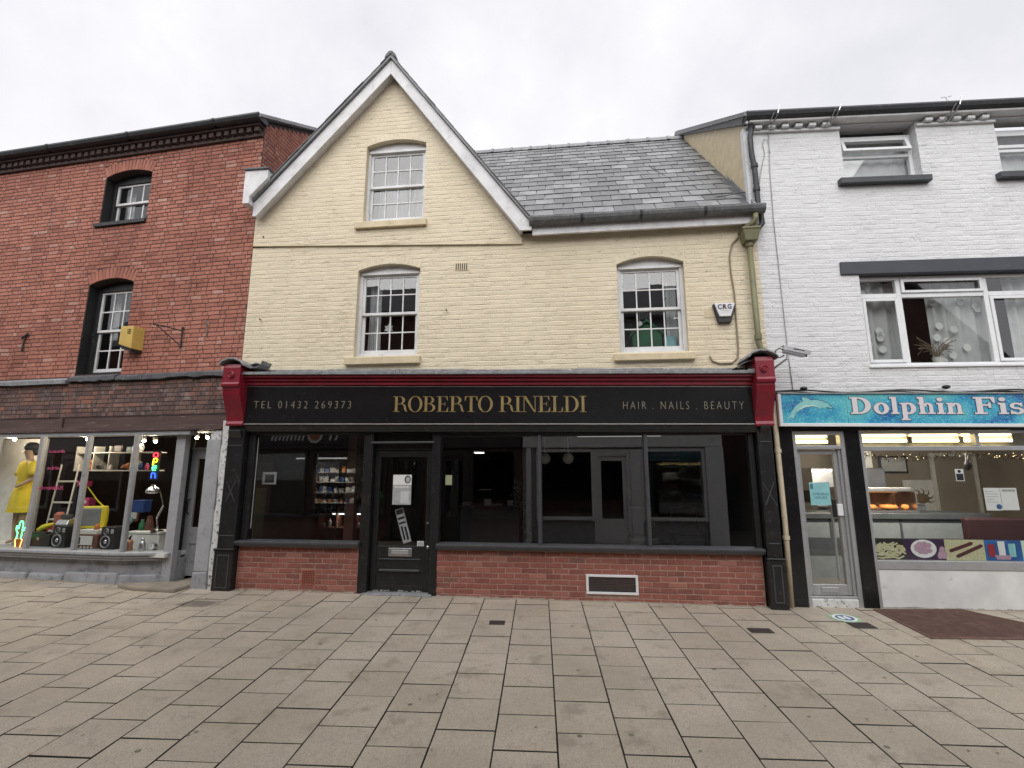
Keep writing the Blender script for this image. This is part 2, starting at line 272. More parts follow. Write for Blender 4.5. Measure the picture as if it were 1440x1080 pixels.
class MB:
    def __init__(s): s.v = []; s.f = []
    def add(s, v, f):
        n = len(s.v); s.v += [tuple(p) for p in v]; s.f += [tuple(i + n for i in q) for q in f]; return s
    def box(s, x0, x1, y0, y1, z0, z1):
        return s.add([(x0, y0, z0), (x1, y0, z0), (x1, y1, z0), (x0, y1, z0), (x0, y0, z1), (x1, y0, z1), (x1, y1, z1), (x0, y1, z1)],
                     [(0, 3, 2, 1), (4, 5, 6, 7), (0, 1, 5, 4), (1, 2, 6, 5), (2, 3, 7, 6), (3, 0, 4, 7)])
    def hexa(s, p): # 8 points bottom 4 (ccw), top 4
        return s.add(p, [(0, 3, 2, 1), (4, 5, 6, 7), (0, 1, 5, 4), (1, 2, 6, 5), (2, 3, 7, 6), (3, 0, 4, 7)])
    def prism(s, poly, a, b, axis='y'):
        """extrude a polygon: axis y -> poly is (x,z); x -> (y,z); z -> (x,y)"""
        mk = {'y': lambda p, t: (p[0], t, p[1]), 'x': lambda p, t: (t, p[0], p[1]), 'z': lambda p, t: (p[0], p[1], t)}[axis]
        n = len(poly); v = [mk(p, a) for p in poly] + [mk(p, b) for p in poly]
        f = [(i, (i + 1) % n, (i + 1) % n + n, i + n) for i in range(n)]
        tri = tessellate_polygon([[Vector((p[0], p[1], 0)) for p in poly]])
        f += [tuple(t) for t in tri] + [tuple(i + n for i in reversed(t)) for t in tri]
        return s.add(v, f)
    def holed(s, poly, holes, y0, y1, back=False):
        """wall face with openings at y0, reveals to y1"""
        loops = [poly] + holes; pts = [p for lp in loops for p in lp]
        tri = tessellate_polygon([[Vector((p[0], p[1], 0)) for p in lp] for lp in loops])
        n = len(pts); v = [(p[0], y0, p[1]) for p in pts] + [(p[0], y1, p[1]) for p in pts]
        f = [tuple(t) for t in tri]
        if back: f += [tuple(i + n for i in t) for t in tri]
        k = 0
        for lp in loops:
            m = len(lp)
            for i in range(m): f.append((k + i, k + (i + 1) % m, k + (i + 1) % m + n, k + i + n))
            k += m
        return s.add(v, f)
    def tube(s, pts, r, n=8, caps=True):
        pts = [Vector(p) for p in pts]; rs = r if isinstance(r, (list, tuple)) else [r] * len(pts)
        base = len(s.v); up = None
        for i, p in enumerate(pts):
            d = (pts[min(i + 1, len(pts) - 1)] - pts[max(i - 1, 0)]).normalized()
            if up is None: up = Vector((0, 0, 1)) if abs(d.z) < .9 else Vector((1, 0, 0))
            a = d.cross(up).normalized(); b = a.cross(d).normalized(); up = b
            for k in range(n):
                t = 2 * math.pi * k / n; s.v.append(tuple(p + (a * math.cos(t) + b * math.sin(t)) * rs[i]))
        for i in range(len(pts) - 1):
            for k in range(n):
                q = base + i * n; s.f.append((q + k, q + (k + 1) % n, q + n + (k + 1) % n, q + n + k))
        if caps:
            s.f.append(tuple(base + k for k in reversed(range(n)))); q = base + (len(pts) - 1) * n; s.f.append(tuple(q + k for k in range(n)))
        return s
    def lathe(s, prof, c=(0, 0, 0), n=16, axis='z', sx=1.0, sy=1.0):
        base = len(s.v)
        for (r, h) in prof:
            for k in range(n):
                t = 2 * math.pi * k / n; x, y = r * math.cos(t) * sx, r * math.sin(t) * sy
                p = {'z': (x, y, h), 'y': (x, h, y), 'x': (h, x, y)}[axis]
                s.v.append((p[0] + c[0], p[1] + c[1], p[2] + c[2]))
        m = len(prof)
        for i in range(m - 1):
            for k in range(n):
                q = base + i * n; s.f.append((q + k, q + (k + 1) % n, q + n + (k + 1) % n, q + n + k))
        s.f.append(tuple(base + k for k in reversed(range(n)))); q = base + (m - 1) * n; s.f.append(tuple(q + k for k in range(n)))
        return s
    def ball(s, c, r, n=12, sz=1.0, sy=1.0):
        pr = [(max(1e-4, r * math.sin(math.pi * i / (n // 2 + 2))), -r * sz * math.cos(math.pi * i / (n // 2 + 2))) for i in range(n // 2 + 3)]
        return s.lathe(pr, c, n, sy=sy)
    def obj(s, name, mat, parent=None, bevel=0.0, smooth=False, kind=None, fix=True):
        me = D.meshes.new(name); me.from_pydata(s.v, [], s.f); me.materials.append(M[mat] if isinstance(mat, str) else mat)
        if fix:
            bm = bmesh.new(); bm.from_mesh(me); bmesh.ops.recalc_face_normals(bm, faces=bm.faces); bm.to_mesh(me); bm.free()
        if smooth: me.polygons.foreach_set('use_smooth', [True] * len(me.polygons))
        me.update(); o = link(D.objects.new(name, me), parent)
        if bevel:
            b = o.modifiers.new('bevel', 'BEVEL'); b.width = bevel; b.segments = 2; b.limit_method = 'ANGLE'; b.angle_limit = rad(40); b.harden_normals = False
        if kind: o['kind'] = kind
        return o
def B1(name, mat, parent, *dims, bevel=0.0, **k): return MB().box(*dims).obj(name, mat, parent, bevel, **k)
def quad(name, mat, parent, p, **k): return MB().add(p, [(0, 1, 2, 3)]).obj(name, mat, parent, fix=False, **k)
def pane(parent, u0, u1, z0, z1, v, mat='glass_shop', tilt=.003):
    cx, cz = (u0 + u1) / 2, (z0 + z1) / 2; w, h = (u1 - u0) / 2, (z1 - z0) / 2
    o = MB().add([(-w, 0, -h), (w, 0, -h), (w, 0, h), (-w, 0, h)], [(0, 1, 2, 3)]).obj('pane', mat, parent, fix=False)
    o.location = (cx, v, cz); o.rotation_euler = (random.uniform(-tilt, tilt), 0, random.uniform(-tilt, tilt)); return o
def text_mesh(txt, size, name, mat, parent, width=None, off=0.0, ext=.003, space=1.0, align='LEFT'):
    cu = D.curves.new('t', 'FONT'); cu.body = txt; cu.size = size; cu.extrude = ext; cu.offset = off; cu.space_character = space; cu.align_x = align; cu.resolution_u = 3
    to = D.objects.new('t', cu); COL.objects.link(to); bpy.context.view_layer.update()
    me = D.meshes.new_from_object(to.evaluated_get(bpy.context.evaluated_depsgraph_get())); D.objects.remove(to); me.name = name
    xs = [v.co.x for v in me.vertices]; x0, x1 = min(xs), max(xs); k = (width / (x1 - x0)) if width else 1
    for v in me.vertices: v.co = Vector(((v.co.x - (x0 if align == 'LEFT' else 0)) * k, -v.co.z, v.co.y))
    me.materials.clear(); me.materials.append(M[mat]); me.update()
    me.materials[0]; bm = bmesh.new(); bm.from_mesh(me); bm.verts.ensure_lookup_table(); seen = set(); root = None; glyphs = []
    for v in bm.verts:       # one object for each character
        if v.index in seen: continue
        st = [v]; isl = []
        while st:
            q = st.pop()
            if q.index in seen: continue
            seen.add(q.index); isl.append(q); st += [e.other_vert(q) for e in q.link_edges]
        glyphs.append(isl)
    holder = D.objects.new(name, None)
    parts = []
    for isl in glyphs:
        idx = {v.index: i for i, v in enumerate(isl)}; fs = {f for v in isl for f in v.link_faces}; gm_ = D.meshes.new('letter'); gm_.from_pydata([tuple(v.co) for v in isl], [], [[idx[v.index] for v in f.verts] for f in fs]); gm_.materials.append(M[mat]); gm_.update()
        parts.append(link(D.objects.new('letter' if name != 'letter' else name, gm_), parent))
    bm.free(); D.objects.remove(holder); D.meshes.remove(me)
    return Group(parts)
class Group:
    def __init__(s, parts): s.__dict__['parts'] = parts
    def __setattr__(s, k, v):
        for p in s.parts: setattr(p, k, v)

# ------------------------------------------------------------ bricks
def brick_mesh(name, mat, l, h, d, seed, soft=False):
    r = random.Random(seed); e = .006; j = lambda a: r.uniform(-a, a)
    if soft:      # thick paint rounds the brick into its joint
        e = .011; l += .011; h += .006
    f = [(-l / 2 + e + j(.004), -d + j(.0015), -h / 2 + e + j(.003)), (l / 2 - e + j(.004), -d + j(.0015), -h / 2 + e + j(.003)),
         (l / 2 - e + j(.004), -d + j(.0015), h / 2 - e + j(.003)), (-l / 2 + e + j(.004), -d + j(.0015), h / 2 - e + j(.003))]
    m = [(-l / 2 + j(.002), -d + e, -h / 2 + j(.002)), (l / 2 + j(.002), -d + e, -h / 2 + j(.002)), (l / 2 + j(.002), -d + e, h / 2 + j(.002)), (-l / 2 + j(.002), -d + e, h / 2 + j(.002))]
    if soft:
        m = [(p[0], .0005, p[2]) for p in m]; f = [((l / 2 - .0025) * (1 if p[0] > 0 else -1), p[1], p[2]) for p in f]
    b = [(-l / 2, .02, -h / 2), (l / 2, .02, -h / 2), (l / 2, .02, h / 2), (-l / 2, .02, h / 2)]
    fs = [(0, 1, 2, 3)]
    for k in range(4): fs.append((k, k + 4, (k + 1) % 4 + 4, (k + 1) % 4)); fs.append((k + 4, k + 8, (k + 1) % 4 + 8, (k + 1) % 4 + 4))
    me = D.meshes.new(name); me.from_pydata(f + m + b, [], fs)
    bm = bmesh.new(); bm.from_mesh(me); bmesh.ops.recalc_face_normals(bm, faces=bm.faces); bm.to_mesh(me); bm.free()
    if mat: me.materials.append(M[mat])
    me.update(); return me
class Op:
    """opening with a segmental head"""
    def __init__(s, u0, u1, z0, z1, rise=0.0, ring=0.0):
        s.u0, s.u1, s.z0, s.z1, s.rise, s.ring = u0, u1, z0, z1, rise, ring; s.c = (u0 + u1) / 2; s.hw = (u1 - u0) / 2
        if rise: s.R = (s.hw ** 2 + rise ** 2) / (2 * rise); s.zc = z1 + rise - s.R
    def arc(s, n=10):
        a = math.asin(s.hw / s.R); return [(s.c + s.R * math.sin(a - 2 * a * i / n), s.zc + s.R * math.cos(a - 2 * a * i / n)) for i in range(n + 1)]
    def loop(s):
        b = [(s.u0, s.z0), (s.u1, s.z0)]
        return b + (s.arc() if s.rise else [(s.u1, s.z1), (s.u0, s.z1)])
    def cut(s, z):
        if z < s.z0 - .02: return None
        if z <= s.z1: return s.u0, s.u1
        if not s.rise: return None
        Ro = s.R + s.ring
        if abs(z - s.zc) >= Ro: return None
        h = min(math.sqrt(Ro ** 2 - (z - s.zc) ** 2), (z - s.zc) * s.hw / (s.z1 - s.zc))
        return s.c - h, s.c + h
def lay(u0, u1, z0, z1, ops=(), ch=.075, bond='flemish', clip=None, v=0.0, jit=.006, vj=.0018):
    r = random.Random(int(u0 * 100 + z0 * 37)); res = []; row = 0; z = z0
    while z + .035 < z1:
        zt = min(z + ch, z1); zm = (z + zt) / 2; lo, hi = (u0, u1) if not clip else clip(zm); lo = max(lo, u0); hi = min(hi, u1)
        cuts = sorted(c for c in (o.cut(zm) for o in ops) if c); segs = []; a = lo
        for c0, c1 in cuts:
            if c1 < a or c0 > hi: continue
            if c0 > a: segs.append((a, c0))
            a = max(a, c1)
        if a < hi: segs.append((a, hi))
        x = u0 - .225 - (0.17 if row % 2 else 0) * (1 if bond == 'flemish' else .66); k = row % 2
        while x < hi:
            l = .225
            if bond == 'flemish': l = .225 if k % 2 == 0 else .1125
            elif bond == 'garden': l = .1125 if row % 4 == 0 else .225
            l += r.uniform(-jit, jit)
            for s0, s1 in segs:
                p, q = max(x, s0), min(x + l, s1)
                if q - p > .03: res.append((p + .005, q - .005, z + .005, zt - .005, v + r.uniform(-vj, vj), None))
            x += l; k += 1
        z += ch; row += 1
    return res
def ring(op, v=0.0, w=.075):
    a = math.asin(op.hw / op.R); n = max(5, int(2 * a * (op.R + op.ring / 2) / w)); res = []
    for i in range(n):
        t = a - 2 * a * (i + .5) / n; rr = op.R + op.ring / 2
        cx, cz = op.c + rr * math.sin(t), op.zc + rr * math.cos(t); wd = 2 * a * rr / n - .008
        res.append((cx - op.ring / 2, cx + op.ring / 2, cz - wd / 2, cz + wd / 2, v, t))
    return res
_bm = {}
def put_bricks(root, fr, bricks, name, mat, depth, limit=300, yoff=0.0):
    """the largest-showing pieces become objects that share meshes; the remainder is one mesh"""
    key = (mat, depth)
    if key not in _bm: _bm[key] = ([brick_mesh(name, mat, .215, .065, depth, 10 + i, 'paint' in mat) for i in range(5)], [brick_mesh(name, mat, .1025, .065, depth, 40 + i, 'paint' in mat) for i in range(4)])
    L_, S_ = _bm[key]; scored = []
    for b in bricks:
        p = view(fr.w((b[0] + b[1]) / 2, 0, (b[2] + b[3]) / 2)); ok = p and 2 < p[0] < 1438 and 2 < p[1] < 1078
        scored.append(((b[1] - b[0]) * (b[3] - b[2]) / (p[2] ** 2) if ok else -1, b))
    scored.sort(key=lambda t: -t[0]); nobj = 0; vs = []; fs = []; rn = []; r = random.Random(len(bricks))
    for sc, b in scored:
        l, h = b[1] - b[0], b[3] - b[2]; me = r.choice(L_ if l > .16 else S_); bl = .215 if l > .16 else .1025
        loc = Vector(((b[0] + b[1]) / 2, b[4] + yoff, (b[2] + b[3]) / 2)); ang = 0.0
        if b[5] is not None: ang = b[5] + math.pi / 2
        if sc > 0 and nobj < limit:
            o = D.objects.new(name, me); COL.objects.link(o); o.parent = root; o.location = loc; o.scale = (l / bl, 1, h / .065)
            o.rotation_euler = (r.uniform(-.006, .006), ang + r.uniform(-.004, .004), r.uniform(-.006, .006)); nobj += 1
        else:
            mt = Matrix.Translation(loc) @ Matrix.Rotation(ang, 4, 'Y') @ Matrix.Diagonal((l / bl, 1, h / .065, 1)); n = len(vs)
            vs += [tuple(mt @ q.co) for q in me.vertices]; fs += [tuple(i + n for i in p.vertices) for p in me.polygons]; rn += [r.random()] * len(me.polygons)
    if fs:
        me = D.meshes.new(name); me.from_pydata(vs, [], fs); me.materials.append(M[mat + '_stuff']); a = me.attributes.new('rnd', 'FLOAT', 'FACE'); a.data.foreach_set('value', rn); me.update()
        o = link(D.objects.new(name, me), root); o['kind'] = 'stuff'

# ------------------------------------------------------------ sash window: window > sash, pane, sill, curtain
def sash(root, op, g, cols, rows, v, frame_m='white_joinery', sash_m='white_joinery', sill=None, sill_m='cream_trim', head=True, bar=.02, stile=.045):
    u0, u1, z0, z1 = g; fm = MB(); zt = op.z1
    fm.box(op.u0 - .02, u0, v, v + .12, op.z0 - .02, zt); fm.box(u1, op.u1 + .02, v, v + .12, op.z0 - .02, zt)
    fm.box(u0, u1, v + .002, v + .12, op.z0 - .02, z0)
    if op.rise:
        hp = [(op.u0 - .02, zt), (u0, zt), (u0, z1), (u1, z1), (u1, zt), (op.u1 + .02, zt)] + [(p[0], p[1] + .03) for p in op.arc()]
        fm.prism(hp, v + .001, v + .1)
        if head: fm.box(u0 - .03, u1 + .03, v - .02, v + .001, z1 + .005, z1 + .05)
    else: fm.box(u0, u1, v + .002, v + .12, z1, zt + .02)
    w = fm.obj('window', frame_m, root, bevel=.004)
    zm = (z0 + z1) / 2 + .01
    for k, (a, b, y) in enumerate(((zm - .02, z1, v + .03), (z0, zm + .02, v + .065))):
        m = MB(); bot = .045 if k == 0 else .075; top = .04
        m.box(u0, u0 + stile, y, y + .035, a, b); m.box(u1 - stile, u1, y, y + .035, a, b)
        m.box(u0 + stile, u1 - stile, y + .001, y + .034, a, a + bot); m.box(u0 + stile, u1 - stile, y + .001, y + .034, b - top, b)
        gu0, gu1, gz0, gz1 = u0 + stile, u1 - stile, a + bot, b - top; pw, ph = (gu1 - gu0) / cols, (gz1 - gz0) / rows
        for i in range(1, cols): m.box(gu0 + i * pw - bar / 2, gu0 + i * pw + bar / 2, y + .003, y + .03, gz0, gz1)
        for j in range(1, rows): m.box(gu0, gu1, y + .0045, y + .0285, gz0 + j * ph - bar / 2, gz0 + j * ph + bar / 2)
        m.obj('sash', sash_m, w, bevel=.003)
        for i in range(cols):
            for j in range(rows): pane(w, gu0 + i * pw, gu0 + (i + 1) * pw, gz0 + j * ph, gz0 + (j + 1) * ph, y + .017, 'glass_old', .006)
    if sill:
        a, b, s0, s1, pr = sill
        MB().prism([(v + .02, s1 + .012), (-pr, s1 - .012), (-pr, s0), (v + .02, s0)], a, b, 'x').obj('sill', sill_m, w, bevel=.008)
    return w
def curtain(parent, u0, u1, z0, z1, v, mat='curtain', waves=5, amp=.025, slant=0.0, name='curtain'):
    n = waves * 8; vs = []; fs = []
    for i in range(n + 1):
        t = i / n; off = amp * math.sin(t * waves * 2 * math.pi + 1.3 * math.sin(5 * t))
        for j in range(9):
            q = j / 8; u = u0 + (u1 - u0) * t + slant * (1 - q) * (t if slant > 0 else (1 - t)) ; vs.append((u + .01 * math.sin(9 * t + 3 * q), v + off * (.6 + .4 * q), z0 + (z1 - z0) * q))
    for i in range(n):
        for j in range(8): a = i * 9 + j; fs.append((a, a + 9, a + 10, a + 1))
    return MB().add(vs, fs).obj(name, mat, parent, smooth=True, fix=False)

# ============================================================ GROUND
TILT = rad(2.5); SL = math.tan(TILT); GY = 7.43
def gz(x, y): return SL * (min(y, 8.6) - GY)
gm = MB(); ys = [-90, 8.6, 9.2, 160]
for i in range(3):
    za, zb = (gz(0, ys[i]) - .016, gz(0, ys[i + 1]) - .016)
    if i == 2: za = zb = -.02
    if i == 1: zb = -.02
    gm.add([(-160, ys[i], za), (160, ys[i], za), (160, ys[i + 1], zb), (-160, ys[i + 1], zb)], [(0, 1, 2, 3)])
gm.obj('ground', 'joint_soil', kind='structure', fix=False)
pav = thing('pavement', None, None); pav['kind'] = 'structure'
pav.location = (0, GY, 0); pav.rotation_mode = 'ZYX'; pav.rotation_euler = (TILT, 0, rad(-3.15))
PW, PL = .449, .476
def slab_mesh(seed, w=PW - .006, l=PL - .006):
    r = random.Random(seed); e = .0035; j = lambda a=.0015: r.uniform(-a, a)
    t = [(sx * (w / 2 - e) + j(), sy * (l / 2 - e) + j(), j(.0008)) for sx, sy in ((-1, -1), (1, -1), (1, 1), (-1, 1))]
    m = [(sx * w / 2 + j(), sy * l / 2 + j(), -e) for sx, sy in ((-1, -1), (1, -1), (1, 1), (-1, 1))]
    b = [(p[0], p[1], -.05) for p in m]; fs = [(0, 1, 2, 3)]
    for k in range(4): fs += [(k, k + 4, (k + 1) % 4 + 4, (k + 1) % 4), (k + 4, k + 8, (k + 1) % 4 + 8, (k + 1) % 4 + 4)]
    me = D.meshes.new('paving_slab'); me.from_pydata(t + m + b, [], fs)
    bm = bmesh.new(); bm.from_mesh(me); bmesh.ops.recalc_face_normals(bm, faces=bm.faces); bm.to_mesh(me); bm.free()
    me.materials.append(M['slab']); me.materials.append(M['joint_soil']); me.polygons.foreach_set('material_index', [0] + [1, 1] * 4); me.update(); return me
SLABS = [slab_mesh(300 + i) for i in range(6)]
mw = Matrix.Translation(pav.location) @ Matrix.Rotation(TILT, 4, 'X') @ Matrix.Rotation(rad(-3.15), 4, 'Z')
def behind(x, y):       # inside the footprint of the buildings
    if x < -4.45: return (Vector((x, y, 0)) - FB.o).dot(FB.n) > .25
    if x > 3.75: return (Vector((x, y, 0)) - FW.o).dot(FW.n) > .3
    return (Vector((x, y, 0)) - FR.o).dot(FR.n) > .25
cand = []; rest = []; rs = random.Random(5)
for i in range(-24, 24):
    for jn in range(-22, 6):
        x = .513 + (i + .5) * PW; y = -.976 + (jn + .5) * PL + (0 if i % 2 == 0 else PL / 2)
        p = mw @ Vector((x, y, 0))
        if behind(p.x, p.y) or p.y < -1.0 or abs(p.x) > 10.5: continue
        q = view(p); ok = q and -50 < q[0] < 1490 and q[1] < 1120
        (cand if ok else rest).append((q[2] if q else 99, x, y))
cand.sort(); rest += cand[300:]
def slab_pose(x, y): return Matrix.Translation((x, y, rs.uniform(-.0022, .0022))) @ Matrix.Rotation(rs.uniform(-.004, .004), 4, 'X') @ Matrix.Rotation(rs.uniform(-.004, .004), 4, 'Y') @ Matrix.Rotation(rs.uniform(-.003, .003), 4, 'Z')
for d_, x, y in cand[:300]:
    o = D.objects.new('paving_slab', rs.choice(SLABS)); COL.objects.link(o); o.parent = pav; o.matrix_local = slab_pose(x, y)
vs, fs, rn = [], [], []
for d_, x, y in rest:
    mt = slab_pose(x, y); me = rs.choice(SLABS); n = len(vs); vs += [tuple(mt @ q.co) for q in me.vertices]; fs += [tuple(k + n for k in p.vertices) for p in me.polygons]; rn += [rs.random()] * len(me.polygons)
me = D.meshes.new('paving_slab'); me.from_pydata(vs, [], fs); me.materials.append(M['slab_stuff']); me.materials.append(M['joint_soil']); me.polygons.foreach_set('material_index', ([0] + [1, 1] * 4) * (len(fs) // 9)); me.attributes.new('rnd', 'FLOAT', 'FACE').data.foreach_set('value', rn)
link(D.objects.new('paving_slab', me), pav)['kind'] = 'stuff'

# ============================================================ CREAM BUILDING
cb = thing('gabled_building', 'cream painted brick building with steep white-edged gable and slate roof', 'building', FR)
oL = Op(-2.575, -1.515, 3.585, 5.06, .10, .11); oR = Op(1.65, 2.665, 3.52, 4.965, .11, .11); oG = Op(-2.53, -1.475, 5.91, 7.33, .10, .11)
MB().holed([(-4.5, 3.0), (3.77, 3.0), (3.77, 5.56), (-4.5, 5.56)], [oL.loop(), oR.loop()], 0, .26).obj('wall', 'cream_paint', cb)
gpoly = [(-4.48, 5.585), (.17, 5.375), (.17, 5.47), (-2.1, 8.66), (-4.48, 6.10)]
MB().holed(gpoly, [oG.loop()], -.036, .26).obj('gable_wall', 'cream_paint', cb)
def gclip(z):
    lo = -4.47 if z < 6.08 else -4.47 + (z - 6.08) * (2.38 / 2.57); hi = .165 if z < 5.46 else .165 - (z - 5.46) * (2.265 / 3.19); return lo, hi
bandz = lambda u: 5.585 - (u + 4.48) * .0452
br = lay(-4.495, 3.765, 3.0, 5.55, [oL, oR], .0765, 'flemish') + ring(oL) + ring(oR)
br = [b for b in br if not (b[3] > bandz((b[0] + b[1]) / 2) - .01 and b[0] < .17)]
gb = [b for b in lay(-4.47, .165, 5.40, 8.6, [oG], .0765, 'flemish', gclip, v=-.036) if b[2] > bandz(b[0]) - .004] + ring(oG, v=-.036)
put_bricks(cb, FR, br + gb, 'painted_brick', 'cream_paint', .0036)
wl = sash(cb, oL, (-2.525, -1.575, 3.65, 5.0), 4, 2, .10, sill=(-2.70, -1.455, 3.445, 3.575, .075))
wr = sash(cb, oR, (1.70, 2.615, 3.585, 4.90), 4, 2, .10, sill=(1.555, 2.735, 3.40, 3.515, .075))
wg = sash(cb, oG, (-2.49, -1.52, 5.975, 7.24), 4, 2, .07, sill=(-2.65, -1.415, 5.775, 5.90, .10))
curtain(wl, -2.50, -2.27, 3.70, 5.0, .36, waves=3); curtain(wr, 2.42, 2.6, 3.62, 4.9, .36, waves=2)
curtain(wg, -2.5, -2.0, 5.97, 7.2, .52, 'curtain_mid', 5, .04, slant=.12); curtain(wg, -1.80, -1.55, 6.1, 7.2, .56, 'curtain_mid', 3, .04, slant=-.2)
# rooms behind the sashes
for (a, b, z0, z1, nm) in ((-4.3, 0, 3.2, 5.3, 'room'), (.1, 3.6, 3.2, 5.3, 'room'), (-3.2, -.9, 5.6, 7.45, 'room')):
    MB().add([(a, .27, z0), (b, .27, z0), (b, 3.2, z0), (a, 3.2, z0), (a, .27, z1), (b, .27, z1), (b, 3.2, z1), (a, 3.2, z1)], [(0, 1, 2, 3), (7, 6, 5, 4), (3, 2, 6, 7), (0, 3, 7, 4), (1, 5, 6, 2)]).obj(nm, 'room_grey', cb)
# bargeboards, soffit, verge, roof slabs
yb = -.21
for nm, pts in (('bargeboard', [(-2.1, 8.87), (-2.1, 8.585), (-4.37, 6.035), (-4.425, 6.045), (-4.425, 6.285)]), ('bargeboard', [(-2.1, 8.87), (.335, 5.625), (.335, 5.515), (.15, 5.515), (-2.1, 8.585)])):
    MB().prism(pts, yb, yb + .035).obj(nm, 'white_barge', cb, bevel=.005)
MB().prism([(-2.1, 8.62), (-4.40, 6.055), (-4.40, 6.10), (-2.1, 8.66)], yb + .036, -.03).obj('soffit', 'white_barge', cb)
MB().prism([(-2.1, 8.62), (.145, 5.52), (.18, 5.545), (-2.1, 8.67)], yb + .036, -.03).obj('soffit', 'white_barge', cb)
for a, b, ang in (((-2.1, 8.875), (-4.44, 6.29), 0), ((-2.1, 8.875), (.345, 5.62), 0)):
    MB().prism([a, b, (b[0], b[1] + .055), (a[0], a[1] + .06)], yb - .045, 3.4).obj('roof_slope', 'slate', cb)
    n = 15
    for i in range(n):       # verge slates, edge on
        t0, t1 = i / n, (i + 1.12) / n; pt = lambda t: (a[0] + (b[0] - a[0]) * t, a[1] + (b[1] - a[1]) * t + .062)
        p, q = pt(t0), pt(min(t1, 1)); MB().prism([p, q, (q[0], q[1] + .018), (p[0], p[1] + .006)], yb - .06 + random.uniform(-.008, .008), yb + .3).obj('slate', 'slate', cb)
MB().prism([(-2.21, 8.86), (-2.185, 8.935), (-2.135, 8.995), (-2.07, 8.995), (-2.015, 8.93), (-1.99, 8.84), (-2.1, 8.93)], yb - .06, .35).obj('ridge_tile', 'lead_dark', cb, bevel=.01)
MB().prism([(-4.545, 6.22), (-4.43, 6.22), (-4.43, 6.34), (-4.13, 6.665), (-4.13, 6.82), (-4.545, 6.82)], -.33, .25).obj('kneeler', 'white_barge', cb, bevel=.01); MB().box(-4.56, -4.115, -.36, .26, 6.822, 6.86).obj('coping', 'lead_dark', cb, bevel=.01)
# main slate roof
EV, EZ, RV, RZ = -.17, 5.63, 3.32, 9.42; RANG = math.atan2(RZ - EZ, RV - EV); RLEN = math.hypot(RZ - EZ, RV - EV)
MB().add([(.20, EV, EZ - .03), (3.77, EV, EZ - .03), (3.77, RV, RZ - .03), (-2.3, RV, RZ - .03), (-2.3, RV + 3, EZ + .3), (3.77, RV + 3, EZ + .3)], [(0, 1, 2, 3), (3, 2, 5, 4)]).obj('roof_deck', 'lead_dark', cb, fix=False)
def slate_mesh(seed):
    r = random.Random(seed); w, l, t = .314, .50, .020; j = lambda a=.004: r.uniform(-a, a)
    bt = [(-w / 2 + j(), j(.006), 0), (w / 2 + j(), j(.006), 0), (w / 2, l, 0), (-w / 2, l, 0)]
    me = D.meshes.new('slate'); me.from_pydata(bt + [(p[0], p[1] + .002, p[2] + t) for p in bt], [], [(0, 3, 2, 1), (4, 5, 6, 7), (0, 1, 5, 4), (1, 2, 6, 5), (3, 0, 4, 7)]); me.materials.append(M['slate']); me.materials.append(M['slate_edge_shade']); me.polygons.foreach_set('material_index', [0, 0, 1, 1, 1]); me.update(); return me
SM = [slate_mesh(60 + i) for i in range(6)]; gau = .285; row = 0; s = 0.0
while s < RLEN - .12:
    v = EV + s * math.cos(RANG); z = EZ + s * math.sin(RANG)
    ulo = -2.1 + (8.9 - z) / 1.335 - .12; ulo = max(ulo, -1.9)
    u = 3.77 - (.16 if row % 2 else 0)
    while u > ulo:
        wdt = min(.326, 3.765 - (u - .326)) if u > 3.6 else .326
        o = D.objects.new('slate', rs.choice(SM)); COL.objects.link(o); o.parent = cb
        o.location = (u - .163, v - .01, z + .012 + rs.uniform(0, .006)); o.rotation_euler = (RANG - .040 + rs.uniform(-.006, .006), rs.uniform(-.004, .004), rs.uniform(-.012, .012)); u -= .326
    s += gau; row += 1
for i in range(12):
    u1 = 3.77 - i * .46; m = MB(); pr = [(RV + .13 * math.cos(t) * 1.0, RZ - .06 + .14 * math.sin(t)) for t in [math.pi * k / 8 for k in range(9)]]
    m.prism(pr, u1 - .445, u1, 'x'); m.prism([(RV + (y - RV) * 1.12, RZ - .06 + (z - RZ + .06) * 1.12) for y, z in pr], u1 - .05, u1 + .012, 'x').obj('ridge_tile', 'lead', cb, smooth=False)
# fascia board, gutter, flashing
MB().box(.34, 3.74, -.155, -.11, 5.455, 5.60).obj('fascia_board', 'white_barge', cb, bevel=.005)
g = MB(); gp = [(-.17, 5.685), (-.30, 5.70), (-.30, 5.675), (-.288, 5.63), (-.26, 5.595), (-.22, 5.58), (-.17, 5.585)]
g.prism(gp, .30, 3.84, 'x'); g.obj('gutter', 'gutter_grey', cb, bevel=.004)
for u in (1.1, 2.0, 2.95): MB().prism([(y - .006 * (1 if y < -.2 else 0), z + .0) for y, z in gp], u, u + .045, 'x').obj('gutter_bracket', 'gutter_black', cb)
MB().box(.355, 3.7, -.105, 0.02, 5.53, 5.55).obj('soffit', 'white_barge', cb)
fl = MB(); c, s_ = math.cos(RANG), math.sin(RANG)
for i in range(19):          # stepped lead up the side wall of the white building
    a = i * .272; p = lambda s, h: (EV + s * c - h * s_ * .0, EZ + s * s_ + h)
    q = [p(a, .02), p(a + .30, .02), p(a + .30, .12), p(a + .09, .12), p(a, .06)]
    fl.prism(q, 3.735 - .004 * (i % 2), 3.768, 'x')
fl.obj('flashing', 'lead', cb); MB().hexa([(3.56, EV, EZ + .03), (3.74, EV, EZ + .045), (3.74, RV, RZ + .045), (3.56, RV, RZ + .03), (3.56, EV, EZ + .034), (3.74, EV, EZ + .055), (3.74, RV, RZ + .055), (3.56, RV, RZ + .034)]).obj('flashing', 'lead_dark', cb)
vt = MB(); vt.box(-.935, -.715, -.012, .0, 4.975, 5.105); v_ = vt.obj('air_vent', 'cream_trim', cb)
